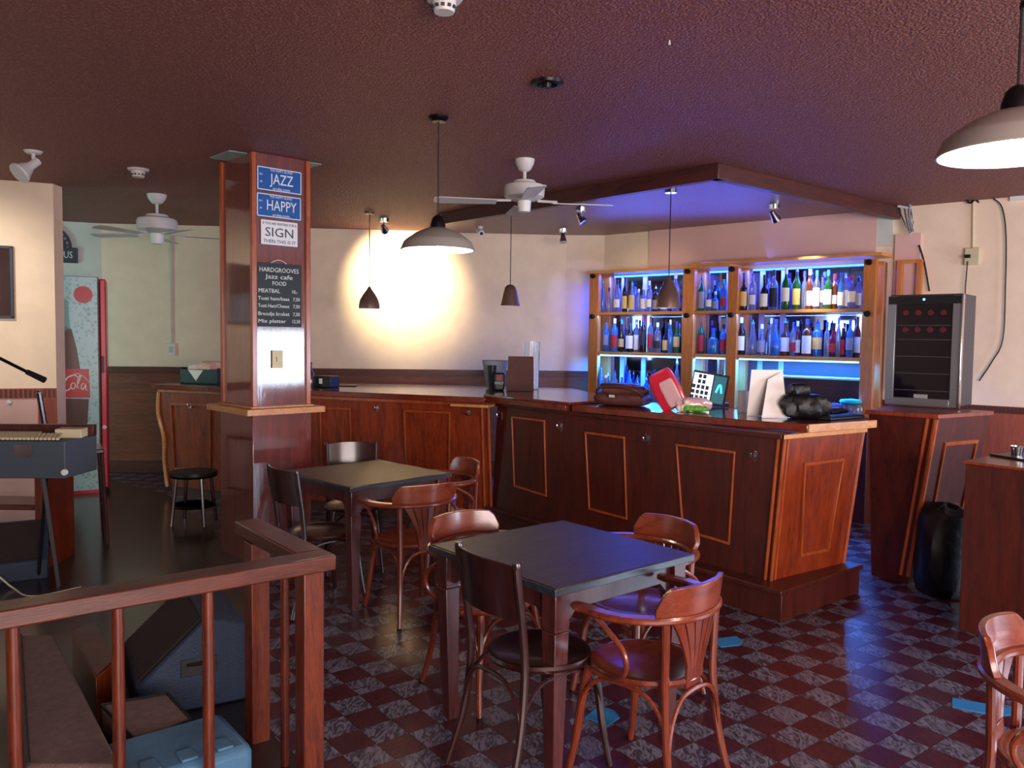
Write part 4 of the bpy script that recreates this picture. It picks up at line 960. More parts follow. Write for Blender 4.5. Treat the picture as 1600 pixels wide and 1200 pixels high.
def spot(px, py, aim, label, s=1.0, mat='chrome', two=False, group='small ceiling spotlights'):
    P = hz(px, py, C); T = thing('ceiling_spotlight', label, 'spotlight', (P.x, P.y, C - (.012 if px > 700 or s < 1.2 else 0)), 0, group)
    MB().lathe([(0, -.035 * s), (.05 * s, -.035 * s), (.055 * s, 0)], 20).build('ceiling_cup', mat, T)
    d = (Vector(aim) - Vector((P.x, P.y, C - .12 * s))).normalized(); J = Vector((0, 0, -.10 * s))
    MB().tube([(0, 0, -.03 * s), J], .008 * s, 8).build('stem', mat, T)
    q = Vector((0, 0, 1)).rotation_difference(d).to_matrix()
    hd_ = MB().lathe([(.0, -.055 * s), (.022 * s, -.05 * s), (.03 * s, 0), (.042 * s, .045 * s), (.044 * s, .055 * s), (.036 * s, .05 * s)], 18, J, q).build('lamp_head', mat, T)
    return Vector((P.x, P.y, C)) + J, d
wallP = hp(628, 432, A_, B_)
sp_p, sp_d = spot(600, 340, wallP, 'chrome ceiling spotlight lighting the bright patch on the cream wall')
light('wall_spot', 'SPOT', sp_p + sp_d * .07, 300, (1, .83, .52), wallP, spot_size=math.radians(80), spot_blend=1.0, shadow_soft_size=.03)
spot(908, 322, (1.6, 7.4, 1.2), 'chrome ceiling spotlight under the blue-lit ceiling left of the front pendant')
spot(880, 356, (.7, 9.0, 1.0), 'chrome ceiling spotlight close to the wall corner left of the shelves')
sh_aim = Sh(s_at(1275, 450)[0], .25, 2.15)
s2p, s2d = spot(1210, 318, sh_aim, 'chrome ceiling spotlight above the right bay of bottles')
light('bottle_spot', 'SPOT', s2p + s2d * .07, 110, (1, .93, .82), sh_aim, spot_size=math.radians(38), spot_blend=.8, shadow_soft_size=.03)
s3a = Sh(s_at(1010, 440)[0], .25, 2.15)
light('bottle_spot', 'SPOT', hz(908, 322, C - .17), 60, (1, .86, .62), s3a, spot_size=math.radians(34), spot_blend=.9, shadow_soft_size=.03)
crn = (.85, 9.9, 2.2)
light('corner_spot', 'SPOT', hz(880, 356, C - .17), 14, (.55, .5, 1), crn, spot_size=math.radians(30), spot_blend=.3, shadow_soft_size=.02)
# white flood on the left
P = hz(52, 236, C); T = thing('flood_spotlight', 'white swivelling floodlight on the ceiling at the upper left', 'spotlight', (P.x, P.y, C))
MB().lathe([(0, -.018), (.05, -.016), (.062, 0)], 24).build('ceiling_plate', 'whitefan', T); MB().tube([(0, 0, -.01), (0, 0, -.05), (.01, -.01, -.075)], .013, 8).build('stem', 'whitefan', T)
d = Vector((-.35, -.55, -.55)).normalized(); q = Vector((0, 0, 1)).rotation_difference(d).to_matrix()
MB().lathe([(0, -.04), (.028, -.035), (.03, .03), (.038, .05), (.07, .115), (.078, .125), (.075, .14)], 24, (.01, -.01, -.09), q).build('lamp_head', 'whitefan', T)
MB().lathe([(0, .122), (.06, .12), (.066, .13), (0, .134)], 24, (.01, -.01, -.09), q).build('reflector_glass', 'steel', T)
pw = hp(-30, 470, PC, PL); light('partition_spot', 'SPOT', (-4.3, 5.6, 2.7), 55, (1, .93, .78), pw, spot_size=math.radians(80), spot_blend=1, shadow_soft_size=.05)
# white security camera by the wall
P = hz(750, 352, C); T = thing('security_camera', 'small white security camera on the ceiling edge above the cream wall', 'camera', (P.x, P.y, C - .012))
MB().lathe([(0, -.03), (.03, -.03), (.035, 0)], 16).build('mount', 'whitefan', T)
q = Vector((0, 0, 1)).rotation_difference(Vector((.3, -.8, -.4)).normalized()).to_matrix(); MB().lathe([(0, -.07), (.032, -.07), (.036, .06), (.03, .065)], 16, (0, 0, -.06), q).build('housing', 'white', T); MB().lathe([(0, .066), (.018, .068), (.02, .06)], 12, (0, 0, -.06), q).build('lens', 'black', T)

# ------------------------------------------------------------------ wine cooler, cabinet, right side
wl = Vector((2.72, 5.93)); wr = Vector((3.09, 5.63)); ZC = 1.20
wdv = (wr - wl).normalized(); wn = Vector((wdv.y, -wdv.x)); wn = wn if wn.y < 0 else -wn; wi = -wn
WA = hz(1383, 633, ZC); WB = hz(1497, 640, ZC); wl, wr = Vector((WA.x, WA.y)), Vector((WB.x, WB.y)); wdv = (wr - wl).normalized(); wn = Vector((wdv.y, -wdv.x)); wn = wn if wn.y < 0 else -wn; wi = -wn
WW = (wr - wl).length; WH = hp(1388, 461, wl, wr).z - ZC
WS = hz(1531, 636, ZC); WD = max(.4, (Vector((WS.x, WS.y)) - wr).dot(wi))
M = frame_on((wl.x, wl.y, ZC), (wdv.x, wdv.y, 0), (wn.x, wn.y, 0))
wc_ = thing('wine_cooler', 'silver and black countertop wine cooler with glass door on the cabinet', 'wine cooler', M=M)
MB().box((WW / 2, WH / 2 + .008, -WD / 2), (WW - .004, WH - .016, WD - .04)).build('housing', 'panelside', wc_, bevel=.006)
dr = MB(); fw = .055
for c_, s_ in (((fw / 2, WH / 2), (fw, WH - .02)), ((WW - fw / 2, WH / 2), (fw, WH - .02)), ((WW / 2, fw / 2 + .01), (WW - 2 * fw, fw)),): dr.box((c_[0], c_[1], 0), (s_[0], s_[1], .04))
door = dr.build('door', 'steel', wc_, bevel=.003)
MB().box((WW / 2, WH - .042, .002), (WW - 2 * fw * .0 - .01, .055, .042)).build('control_strip', 'black', door)
MB().box((WW / 2, WH / 2 - .0, -.002), (WW - 2 * fw, WH - .11, .02)).build('glass_pane', 'coolglass', door)
MB().box((WW + .006, WH / 2, .01), (.012, WH - .01, .05)).build('handle', 'chrome', door, bevel=.003)
MB().box((WW * .5, WH - .038, .025), (.012, .012, .006)).build('indicator_light', 'led', door)
rk = MB()
for z in (.12, .24, .36, .48, .58): rk.box((WW / 2, z, .010), (WW - 2 * fw - .02, .006, .004))
rk.build('rack_edge', 'panelside', door)
MB().box((WW * .5, .075, .011), (.09, .035, .004)).build('rating_label', 'label_g', door)
# bottle ends behind the glass
mb = MB()
for r_ in range(2):
    for c_2 in range(4): mb.lathe([(0, .0), (.02, .0), (.022, -.008)], 10, (WW * (.25 + .17 * c_2), WH - .13 - r_ * .12, .012))
o = mb.build('bottle_tops', 'g_red', door); o['kind'] = 'stuff'
# cabinet under it
cb_ = thing('corner_cabinet', 'leaning reddish wooden bar cabinet carrying the wine cooler', 'cabinet')
ca = hz(1352, 637, ZC); cbq = hz(1440, 643, ZC); cc = hz(1546, 640, ZC); ca, cbq, cc = [Vector((q.x, q.y)) for q in (ca, cbq, cc)]
fa = Vector(hz(1362, 872, .08)[:2]); fb = Vector(hz(1414, 893, .08)[:2]); fc = Vector(hz(1500, 865, .08)[:2])
fb = fb; fc = fb + (Vector((.64, .50)).normalized() * .62) if True else fc
cc = Vector((wr + wi * (WD + .05) + wdv * .03))
ca = Vector(hz(1358, 640, ZC)[:2]); cbq = Vector(hz(1463, 647, ZC)[:2]); cc = Vector(hz(1548, 642, ZC)[:2])
fa = Vector(hz(1362, 886, .06)[:2]); fb = Vector(hz(1419, 900, .06)[:2]); fc = fb + (cc - cbq) * .85
bk_ = wi * .55
MB().hexa([v3(fa, .004), v3(fb, .004), v3(fc, .004), v3(fa + bk_, .004), v3(ca, ZC - .03), v3(cbq, ZC - .03), v3(cc, ZC - .03), v3(ca + bk_, ZC - .03)]).build('carcass', 'bardark', cb_, smooth=False)
MB().prism([tuple(ca - wdv * .02 + wn * .02), tuple(cbq + wdv * .02 + wn * .02), tuple(cc + wdv * .02), tuple(ca + bk_)], ZC - .03, ZC - .0).build('top', 'bar', cb_, bevel=.004)
b0, b1 = v3(fb, .06), v3(cbq, ZC - .03); MB().tube([b0, b1], .018, 8).build('corner_bead', 'barmould', cb_); MB().tube([b0 - Vector((wdv.x, wdv.y, 0)) * .05, b1 - Vector((wdv.x, wdv.y, 0)) * .05], .012, 8).build('corner_bead', 'barmould', cb_)
CQ = [v3(fb, .004), v3(fc, .004), v3(cc, ZC - .03), v3(cbq, ZC - .03)]; CN = (CQ[1] - CQ[0]).cross(CQ[3] - CQ[0]).normalized(); CN = CN if CN.y < 0 else -CN
moulding([bil(u, v, CQ) for u, v in ((.22, .30), (.84, .30), (.84, .86), (.22, .86))], CN, .02, .014, 'barmould', cb_)
# low box cabinet at the right edge
bx = thing('box_cabinet', 'plain dark reddish wooden box cabinet at the right edge with a tray on top', 'cabinet')
q = Vector((2.595, 4.609)); gaN = ga.copy(); gbN = Vector((.79, .61))
MB().prism([tuple(q), tuple(q + gaN * 1.1), tuple(q + gaN * 1.1 + gbN * .62), tuple(q + gbN * .62)], .004, .97).build('carcass', 'bardark', bx, bevel=.003)
MB().prism([tuple(q - gaN * .015 - gbN * .01), tuple(q + gaN * 1.115 - gbN * .01), tuple(q + gaN * 1.115 + gbN * .63), tuple(q - gaN * .015 + gbN * .63)], .97, .985).build('top', 'bar', bx, bevel=.002)
P = hz(1592, 715, .985); T = thing('serving_tray', 'dark tray holding shiny steel cups on the box cabinet', 'tray', (P.x + .06, P.y, .9855), .3)
MB().box((0, 0, .006), (.34, .24, .012)).build('tray_base', 'black', T, bevel=.003)
for k in range(2): tag(MB().lathe([(0, 0), (.03, 0), (.036, .05), (.034, .052), (.028, .006)], 14).build('steel_cup', 'chrome', loc=(P.x - .0 + .11 * k, P.y + .02 - .03 * k, .9985)), ('small steel cup at the left of the dark tray', 'small steel cup at the right of the dark tray')[k], 'cup', 'steel cups on the tray')
# bin bag between
c = hz(1465, 930, 0); mb = MB(); n = 18; rings = []
for i, (r, z) in enumerate([(.14, .004), (.165, .06), (.17, .18), (.17, .34), (.16, .46), (.14, .54), (.09, .58), (.02, .59)]):
    for k in range(n):
        a = 2 * math.pi * k / n; rr = r * (1 + .09 * math.sin(3 * a + i) + .07 * math.sin(7 * a + 2 * i)); mb.v.append((rr * math.cos(a), rr * math.sin(a), z + .015 * math.sin(5 * a)* (i > 4)))
for i in range(7):
    for k in range(n): mb.f.append((i * n + k, i * n + (k + 1) % n, (i + 1) * n + (k + 1) % n, (i + 1) * n + k))
mb.f.append(tuple(range(n - 1, -1, -1))); mb.f.append(tuple(range(7 * n, 8 * n)))
cbp = c + Vector((.04, .02, 0))
tag(mb.build('rubbish_bag', 'bag', loc=(cbp.x, cbp.y, .012)), 'full black rubbish bag between the two cabinets on the right', 'bag')
# outlet, conduits, cords on the right wall
def wallM(px, py, off=.0):
    P = hp(px, py, C_ + nw * off, D_ + nw * off); return P
P = wallM(1520, 401); T = thing('wall_outlet', 'cream surface wall outlet above the wine cooler with a plug', 'outlet', M=frame_on(P, (dw.x, dw.y, 0), (nw.x, nw.y, 0)))
MB().box((0, 0, .02), (.12, .15, .04)).build('outlet_box', 'ivory', T, bevel=.006); MB().box((-.03, .0, .055), (.045, .03, .03)).build('plug', 'black', T)
def wallpath(pts, off=.02): return [wallM(x, y, off) for x, y in pts]
tag(MB().tube(wallpath([(1521, 312), (1520, 388)], .012), .009, 8).build('wall_conduit', 'ivory'), 'cream cable conduit running up from the wall outlet on the right', 'conduit')
tag(MB().tube(bez(wallpath([(1512, 408), (1510, 430), (1508, 460), (1508, 520)], .05), 5), .005, 6).build('power_cord', 'black'), 'short black cord from the wall outlet down behind the wine cooler', 'cord')
tag(MB().tube(bez(wallpath([(1552, 310), (1566, 325), (1572, 370), (1571, 450), (1567, 530), (1550, 565), (1530, 595)], .03), 5), .006, 6).build('power_cord', 'black'), 'long dark cord curving down the right wall to the wine cooler side', 'cord')
P = wallM(1520, 312, .03); tag(MB().tube(bez([P + Vector((-.06, 0, -.0)), P + Vector((-.02, 0, -.03)), P + Vector((.02, 0, .0)), P + Vector((.06, 0, -.03))], 4), .009, 6).build('cable_clip', 'blackm'), 'dark cable knot at the top of the conduit under the ceiling', 'clip')
T = thing('ceiling_bracket', 'grey metal bracket with tangled cables at the end of the ceiling beam', 'bracket')
zz = lambda x, y, off=.12: wallM(x, y, off)
MB().tube([zz(1403, 322), zz(1424, 326)], .012, 8).build('cable_stub', 'white', T)
MB().tube([zz(1422, 308), zz(1421, 345), zz(1426, 362)], .014, 8).build('bracket_arm', 'steel', T)
for k in range(4): MB().tube(bez([zz(1403 + k * 5, 325), zz(1412 + k * 3, 345 + k * 4), zz(1420 + k, 360 + k * 2), zz(1427, 350), zz(1424, 330 - k * 3)], 5), .005, 6).build('cable', 'whitefan' if k % 2 else 'black', T)
MB().tube(bez([zz(1436, 383, .04), zz(1444, 410, .04), zz(1452, 455, .04)], 5), .008, 6).build('cable', 'black', T)
P = wallM(1383, 350); tag(MB().box((0, 0, 0), (.16, .02, .42)).build('corner_cover', 'cream2', loc=P + Vector((nw.x, nw.y, 0)) * .012), 'pale cover strip on the wall above the side frame', 'board'); bpy.data.objects['corner_cover'].rotation_euler = (0, 0, SA)

# ------------------------------------------------------------------ things on the bars
def bagmesh(name, mat, w_, d_, h_, loc, rz, parent=None, seed=1, n=28, m_=10, amp=.08, pw=.7, vp=.55):
    rnd = random.Random(seed); ph = [rnd.uniform(0, 6.28) for _ in range(6)]
    mb = MB()
    for i in range(m_ + 1):
        t = i / m_; a2 = -math.pi / 2 + math.pi * t; r = max(math.cos(a2), .001) ** vp; z = (math.sin(a2) * .5 + .5) * h_
        for k in range(n):
            a = 2 * math.pi * k / n; w2 = 1 + amp * math.sin(3 * a + ph[0] + 2 * t) + amp * .7 * math.sin(5 * a + ph[1] + 4 * t) + amp * .5 * math.sin(9 * a + ph[2] + 7 * t) + amp * .35 * math.sin(14 * a + ph[3] - 9 * t)
            cx, sx = math.copysign(abs(math.cos(a)) ** pw, math.cos(a)), math.copysign(abs(math.sin(a)) ** pw, math.sin(a))
            mb.v.append((w_ / 2 * r * cx * w2, d_ / 2 * r * sx * w2, z))
    for i in range(m_):
        for k in range(n): mb.f.append((i * n + k, i * n + (k + 1) % n, (i + 1) * n + (k + 1) % n, (i + 1) * n + k))
    mb.f.append(tuple(range(n - 1, -1, -1))); mb.f.append(tuple(range(m_ * n, m_ * n + n)))
    o = mb.build(name, mat, parent, loc=loc); o.rotation_euler = (0, 0, rz); return o
ZT_ = HB + .0012
bang = math.radians(-50)
P = hz(962, 634, ZT_) + Vector((.06, .06, 0)); T = thing('handbag', 'brown leather handbag lying on the bar before the shelves', 'bag', P, math.radians(-35))
bagmesh('bag_body', 'leather', .42, .24, .10, (0, 0, 0), 0, T, 3, pw=.45, vp=.3, amp=.05); bagmesh('upper_pouch', 'leather', .34, .2, .08, (.03, 0, .075), .1, T, 13, pw=.5, vp=.35, amp=.07)
bagmesh('flap', 'leather', .30, .17, .035, (-.02, -.02, .135), .05, T, 5, amp=.12)
MB().tube(bez([(-.2, -.05, .08), (-.15, -.11, .13), (0, -.12, .15), (.14, -.1, .13), (.2, -.04, .08)], 6), .009, 8).build('strap', 'leather', T)
MB().box((-.02, -.135, .075), (.05, .008, .02)).build('buckle', 'chrome', T)
P = hz(1066, 643, ZT_) + Vector((.03, .05, 0)); T = thing('grocery_bag', 'red and clear plastic grocery bag with green vegetables on the bar', 'bag', P, math.radians(-20))
Mx = Matrix.Rotation(math.radians(-35), 3, 'Y')
o = bagmesh('film_bag', 'bagred', .19, .07, .29, (-.06, 0, .02), 0, T, 9, n=40, m_=16, amp=.05, pw=.4, vp=.22); o.rotation_euler = (0, math.radians(-28), 0)
o = bagmesh('clear_window', 'bagclear', .11, .03, .20, (-.05, -.036, .04), 0, T, 19, n=36, m_=14, amp=.05, pw=.35, vp=.2); o.rotation_euler = (0, math.radians(-28), 0)
o = bagmesh('clear_bag', 'bagclear', .22, .11, .10, (.06, .0, .0), .2, T, 4, n=40, m_=14, amp=.12)
for k, (x, y, z, r) in enumerate(((.0, -.055, .035, .03), (.05, -.06, .03, .028), (-.03, -.05, .03, .026), (.02, -.06, .07, .024))):
    tag(bagmesh('onion', 'onion', r * 2, r * 2, r * 1.8, P + Matrix.Rotation(math.radians(-20), 3, 'Z') @ Vector((x, y - .01, 0.0 if z < .06 else .045)), 0, None, k, n=12, m_=6, amp=.03), ('pale onion at the middle front of the grocery bag', 'pale onion at the right front of the grocery bag', 'pale onion at the left front of the grocery bag', 'pale onion on top of the others before the grocery bag')[k], 'onion', 'onions by the grocery bag')
for k in range(5):
    a = .5 * k
    MB().tube(bez([(.0 + .03 * k, -.08, .012), (.03 + .03 * k, -.1, .03), (.07 + .025 * k, -.09 + .01 * k, .015)], 4), [.006, .012, .016, .018, .018, .016, .012, .008, .003], 6).build('leaf', 'veg', T)
# till screen
P = hz(1120, 640, ZT_) + Vector((.20, .30, 0)); TL = hd(1108, 607, P.y)
yaw = math.radians(-14); T = thing('till_screen', 'black touchscreen till with lit key grid on the bar', 'monitor', (TL.x, TL.y, HB + .001), yaw)
MB().box((.03, .08, .012), (.24, .18, .024)).build('foot', 'black', T, bevel=.006); MB().tube([(.03, .08, .02), (.01, .04, .14)], .03, 10).build('stand_arm', 'black', T)
w0 = 55 * P.y / F; h0 = 50 * P.y / F
SM = Matrix.Rotation(math.radians(9), 4, 'Y') @ Matrix.Rotation(math.radians(78), 4, 'X')
scr = bpy.data.objects.new('screen_panel', MB().box((0, 0, -.014), (w0, h0, .028)).mesh('screen_panel', 'black')); col.objects.link(scr); scr.parent = T
scr.matrix_local = Matrix.Translation((0, 0, TL.z - HB)) @ SM
MB().box((-.055 * w0 / .27, 0, .001), (w0 * .54, h0 * .86, .003)).build('key_area', 'screen', scr); MB().box((w0 * .27, 0, .001), (w0 * .34, h0 * .86, .003)).build('side_area', 'screenteal', scr)
kb = MB()
for r_ in range(5):
    for c_ in range(4 if r_ > 1 else 2):
        kb.box((-w0 * .43 + w0 * .125 * c_ + (w0 * .13 if r_ < 2 else 0), h0 * (.34 - .17 * r_), .003), (w0 * .09, h0 * .12, .003))
kb.build('screen_keys', 'ink', scr)
MB().tube(bez([(w0 * .2, -h0 * .1, .004), (w0 * .25, h0 * .12, .004), (w0 * .28, h0 * .15, .004), (w0 * .31, h0 * .12, .004), (w0 * .35, -h0 * .1, .004)], 4), .008, 6).build('screen_logo', 'screencyan', scr)
# blue reflections on the bar are left to its glossy top
# roll, folded card, white sheet
P = hz(1161, 645, ZT_) + Vector((.03, .05, 0)); T = thing('paper_roll', 'white paper roll standing on the bar left of the white cards', 'paper roll', P)
MB().lathe([(.018, 0), (.052, 0), (.052, .15), (.018, .15)], 24).build('roll', 'paper', T)
P = hz(1206, 652, ZT_); T = thing('folded_card', 'tall white folded card standing open on the bar top', 'card', P, math.radians(8))
hh = 74 * P.y / F
MB().slab([(-.095, -.05, 0), (.085, -.05, 0), (.085, .04, hh * .97), (-.022, .03, hh * .80)], (0, -1, .2), .0015).build('front_leaf', 'paper', T, smooth=False)
MB().slab([(-.13, .10, 0), (.09, .10, 0), (.09, .048, hh), (-.13, .048, hh)], (0, 1, .2), .0015).build('rear_leaf', 'paper', T, smooth=False)
P = hz(1258, 655, ZT_) + Vector((.02, .08, 0)); T = thing('black_helmet_bag', 'black shiny crumpled bag on the bar right of the white cards', 'bag', P, -.3)
bagmesh('bag_body', 'bag', .27, .2, .16, (0, 0, 0), 0, T, 8, n=40, m_=16, amp=.14, vp=.35); bagmesh('bag_knot', 'bag', .12, .1, .09, (-.04, 0, .14), .4, T, 12, amp=.15)
P = hz(1322, 655, ZT_) + Vector((-.02, .05, 0)); T = thing('bar_mat', 'black rubber bar mat with cups at the end of the bar', 'mat', P, math.radians(35))
MB().box((0, 0, .008), (.38, .12, .016)).build('mat', 'black', T, bevel=.004)
mb = MB()
for k in range(14): mb.box((-.18 + .0275 * k, 0, .019), (.008, .11, .008))
mb.build('mat_ribs', 'black', T)
P = hz(1318, 650, ZT_) + Vector((-.05, .11, 0)); tag(bagmesh('bar_cloth', 'bag', .22, .16, .05, P, .4, None, 21, amp=.15), 'black crumpled cloth behind the rubber mat at the bar end', 'cloth')
# raised section: menu holder, jug, bucket, cup
ZU = HB + .0212
P = hz(812, 611, HB + .0012); T = thing('menu_board', 'brown upright menu board standing on the short raised bar top', 'menu', P, math.radians(-5))
hh = 54 * P.y / F; ww = 42 * P.y / F
MB().slab([(-ww / 2 * 1.0, -.02, 0), (ww / 2, -.02, 0), (ww / 2 * .98, .03, hh), (-ww / 2 * .9, .03, hh)], (0, -1, .2), .006).build('front_leaf', 'brown', T); MB().slab([(-ww / 2, .09, 0), (ww / 2, .09, 0), (ww / 2 * .98, .036, hh), (-ww / 2 * .9, .036, hh)], (0, 1, .2), .006).build('rear_leaf', 'brown', T)
P = hz(822, 608, HB + .0012) + Vector((.05, .10, 0)); T = thing('glass_jug', 'tall clear glass vase behind the brown menu board', 'vase', P)
mb = MB().lathe([(.0, 0), (.07, 0), (.075, .01), (.085, .47), (.08, .47), (.07, .014), (.0, .014)], 24); mb.build('glass_wall', 'glassclear', T)
for k in range(2): tag(MB().lathe([(0, 0), (.03, 0), (.036, .12), (.034, .12), (.028, .005)], 14).build('water_glass', 'glassclear', loc=P + Vector((-.14 - .09 * k, .05, 0))), ('clear drinking glass nearer the tall vase behind the menu board', 'clear drinking glass farther left behind the brown menu board')[k], 'glass')
P = hz(773, 606, HB + .0012) + Vector((.0, .05, 0)); T = thing('ice_bucket', 'pale flared ice bucket behind the black cups', 'bucket', P)
MB().lathe([(.0, .02), (.085, .02), (.09, .03), (.13, .27), (.135, .275), (.125, .275), (.085, .035), (0, .03)], 28).build('bucket_wall', 'label_g', T); MB().lathe([(0, 0), (.07, 0), (.07, .02)], 20).build('foot', 'label_g', T)
P = hz(770, 608, HB + .0012); T = thing('tall_black_cup', 'tall black tapered cup left of the brown menu board', 'cup', P + Vector((-.01, .03, 0)))
MB().lathe([(0, 0), (.028, 0), (.045, .23), (.042, .23), (.025, .01)], 16).build('cup_wall', 'black', T)
P = hz(780, 610, HB + .0012); T = thing('printed_black_cup', 'short black cup with pale lettering beside the brown menu board', 'cup', P)
MB().box((0, 0, .085), (.10, .08, .17)).build('cup_wall', 'black', T, bevel=.015)
T2 = text('MOLLY', .03, 'chalk', T, 0, -.0412, .07, width=.085); T2.rotation_euler = (math.pi / 2, 0, 0); T2.location = (0, -.0405, .07)
MB().box((0, -.041, .125), (.04, .002, .04)).build('printed_emblem', 'label_r', T)
# bottle at corner by the shelves' left end
bottle(915, 588, 9, 'spirit', 'g_clear', None, 'c_white', 1.171, 2.1, 'lone clear bottle at the left edge of the shelves', None) if False else None
P = hz(915, 626, ZU); o = Vector(P)
T = thing('small_bottle', 'small clear bottle beside the handbag near the shelves left end', 'bottle', (q6 + inn * .55).to_3d() + Vector((0, 0, HB + .021)))
MB().lathe([(0, 0), (.03, 0), (.034, .01), (.034, .09), (.012, .14), (.011, .18)], 14).build('glass_body', 'g_clear', T); MB().lathe([(0, .18), (.014, .18), (.013, .2), (0, .2)], 10).build('cap', 'c_white', T)
# left bar things
T0 = hz(318, 600, HB); P = T0 + Vector((.0, .12, .0012)); T = thing('black_crate', 'black crate with tissue paper on the back bar left of the column', 'crate', P, math.atan2(ld.y, ld.x))
w_, d_, h_ = .46, .26, .14; mb = MB(); mb.box((0, 0, .006), (w_, d_, .012))
for c_, s_ in (((0, -d_ / 2), (w_, .01)), ((0, d_ / 2), (w_, .01))): mb.box((c_[0], c_[1], h_ / 2 + .006), (s_[0], s_[1], h_))
for sx in (-1, 1): mb.box((sx * w_ / 2, 0, h_ / 2 + .006), (.01, d_ + .01, h_ + .03))
mb.build('crate_shell', 'black', T, bevel=.003)
bagmesh('tissue_paper', 'tissue', .30, .2, .16, (.06, 0, .07), 0, T, 15, amp=.18); bagmesh('white_napkin', 'paper', .26, .18, .13, (-.06, -.02, .07), 0, T, 16, amp=.2)
MB().slab([(-.13, -.136, .14), (.06, -.136, .14), (-.03, -.138, .03)], (0, -1, 0), .003).build('napkin_corner', 'paper', T)
P = hz(508, 605, HB + .0012) + Vector((0, .05, 0)); T = thing('condiment_caddy', 'black caddy with a dark bottle on the back bar right of the column', 'caddy', P, math.atan2(ld.y, ld.x))
MB().box((0, 0, .055), (.2, .16, .11)).build('caddy_box', 'black', T, bevel=.006); MB().box((-.01, -.082, .06), (.035, .004, .05)).build('paper_label', 'label_w', T)
P2_ = hz(486, 606, HB + .0012) + Vector((-.02, .06, 0)); T = thing('dark_bottle', 'dark sauce bottle just right of the column on the back bar', 'bottle', P2_)
MB().lathe([(0, 0), (.035, 0), (.037, .01), (.036, .13), (.014, .18), (.013, .22)], 14).build('glass_body', 'g_dark', T); MB().lathe([(0, .22), (.016, .22), (.015, .245), (0, .245)], 10).build('cap', 'c_black', T)
P = hz(540, 603, HB + .0012) + Vector((0, .02, 0)); tag(MB().box((0, 0, .004), (.22, .14, .008)).build('folded_paper', 'leather', loc=P), 'flat brown leaflet on the back bar beside the caddy', 'leaflet')

# ------------------------------------------------------------------ left side
# drinks fridge
FR = hz(159, 772, .0); FLx = hz(84, 771, 0)
fd = Vector((.9, .42)).normalized(); fn_ = Vector((fd.y, -fd.x)); Wf = .72
M = frame_on((FR.x, FR.y, .004), (fd.x, fd.y, 0), (fn_.x, fn_.y, 0))
zt = hd(120, 433, FR.y).z; HF = zt
T = thing('drinks_fridge', 'tall red and frosty-blue soft drink fridge with bottle picture on its side', 'fridge', M=M)
MB().box((-Wf / 2, HF / 2, -.3), (Wf, HF - .0, .58)).build('cabinet_body', 'red', T, bevel=.01)
MB().box((-Wf / 2 - .006, HF / 2 + .02, .0), (Wf - .012, HF - .05, .012)).build('side_picture', 'frost', T, bevel=.002)
dr = MB().box((.035, HF / 2 + .02, -.28), (.06, HF - .08, .56)).build('door', 'red', T, bevel=.012)
MB().box((.03, HF * .60, .012), (.022, .17, .03)).build('door_handle', 'black', dr, bevel=.003); MB().lathe([(0, 0), (.022, 0), (.02, .012), (0, .014)], 14, (.035, HF * .31, 0)).build('lock', 'white', dr)
MB().box((-.004, HF / 2 + .02, .004), (.012, HF - .1, .012)).build('gasket', 'black', T)
# picture: bottle silhouette with wave logo
zc = .0075
def sidepx(px, py):
    P_ = hp(px, py, Vector((FR.x, FR.y)), Vector((FR.x, FR.y)) + fd); return ((Vector((P_.x, P_.y)) - Vector((FR.x, FR.y))).dot(fd), P_.z)
def pic(pts, z, mat, name, t=.0008):
    return MB().slab([(a, b, z) for a, b in [sidepx(*p) for p in pts]], (0, 0, 1), t).build(name, mat, T, smooth=False)
pic([(60, 520), (90, 505), (112, 515), (120, 545), (126, 580), (127, 590), (60, 590)], zc, 'cola', 'bottle_print')
pic([(60, 455), (86, 460), (106, 470), (110, 515), (92, 520), (60, 520)], zc, 'gasket', 'bottle_neck_print')
pic([(60, 577), (139, 577), (141, 622), (60, 622)], zc + .001, 'redlogo', 'label_print')
pic([(60, 622), (139, 624), (137, 660), (128, 690), (124, 728), (100, 735), (60, 740)], zc, 'cola', 'bottle_base_print')
a_0 = sidepx(130, 461); MB().lathe([(0, 0), (.085, 0), (.085, .001), (0, .001)], 24, (a_0[0], a_0[1], zc)).build('round_badge_print', 'redlogo', T)
# script lettering drawn as strokes
def stroke(pts, w_=.010, name='lettering'):
    P_ = [(a, b, zc + .003) for a, b in [sidepx(*p) for p in pts]]; return MB().tube(bez(P_, 4), [(w_ * (.6 + .5 * math.sin(3 * k / max(1, 4 * (len(pts) - 1)))), .002) for k in range(4 * (len(pts) - 1) + 1)], flat=(0, 0, 1)).build(name, 'paper', T)
def L_(x, y): return (x, y)
stroke([(96, 596), (90, 594), (86, 600), (88, 605), (94, 603), (96, 596), (95, 603), (98, 604)])                      # a
stroke([(98, 599), (103, 597)])                                                                                       # -
stroke([(124, 594), (118, 587), (108, 589), (101, 597), (100, 607), (104, 611), (111, 607)], .013)                   # C
stroke([(116, 599), (112, 600), (111, 606), (115, 608), (118, 603), (116, 599)])                                      # o
stroke([(119, 606), (124, 596), (126, 588), (123, 590), (121, 602), (123, 608)])                                      # l
stroke([(134, 601), (129, 600), (127, 606), (130, 609), (134, 602), (134, 609), (137, 610)])                          # a
stroke([(110, 590), (120, 584), (132, 590), (139, 598)], .006)
stroke([(82, 611), (88, 614), (96, 612)], .006)
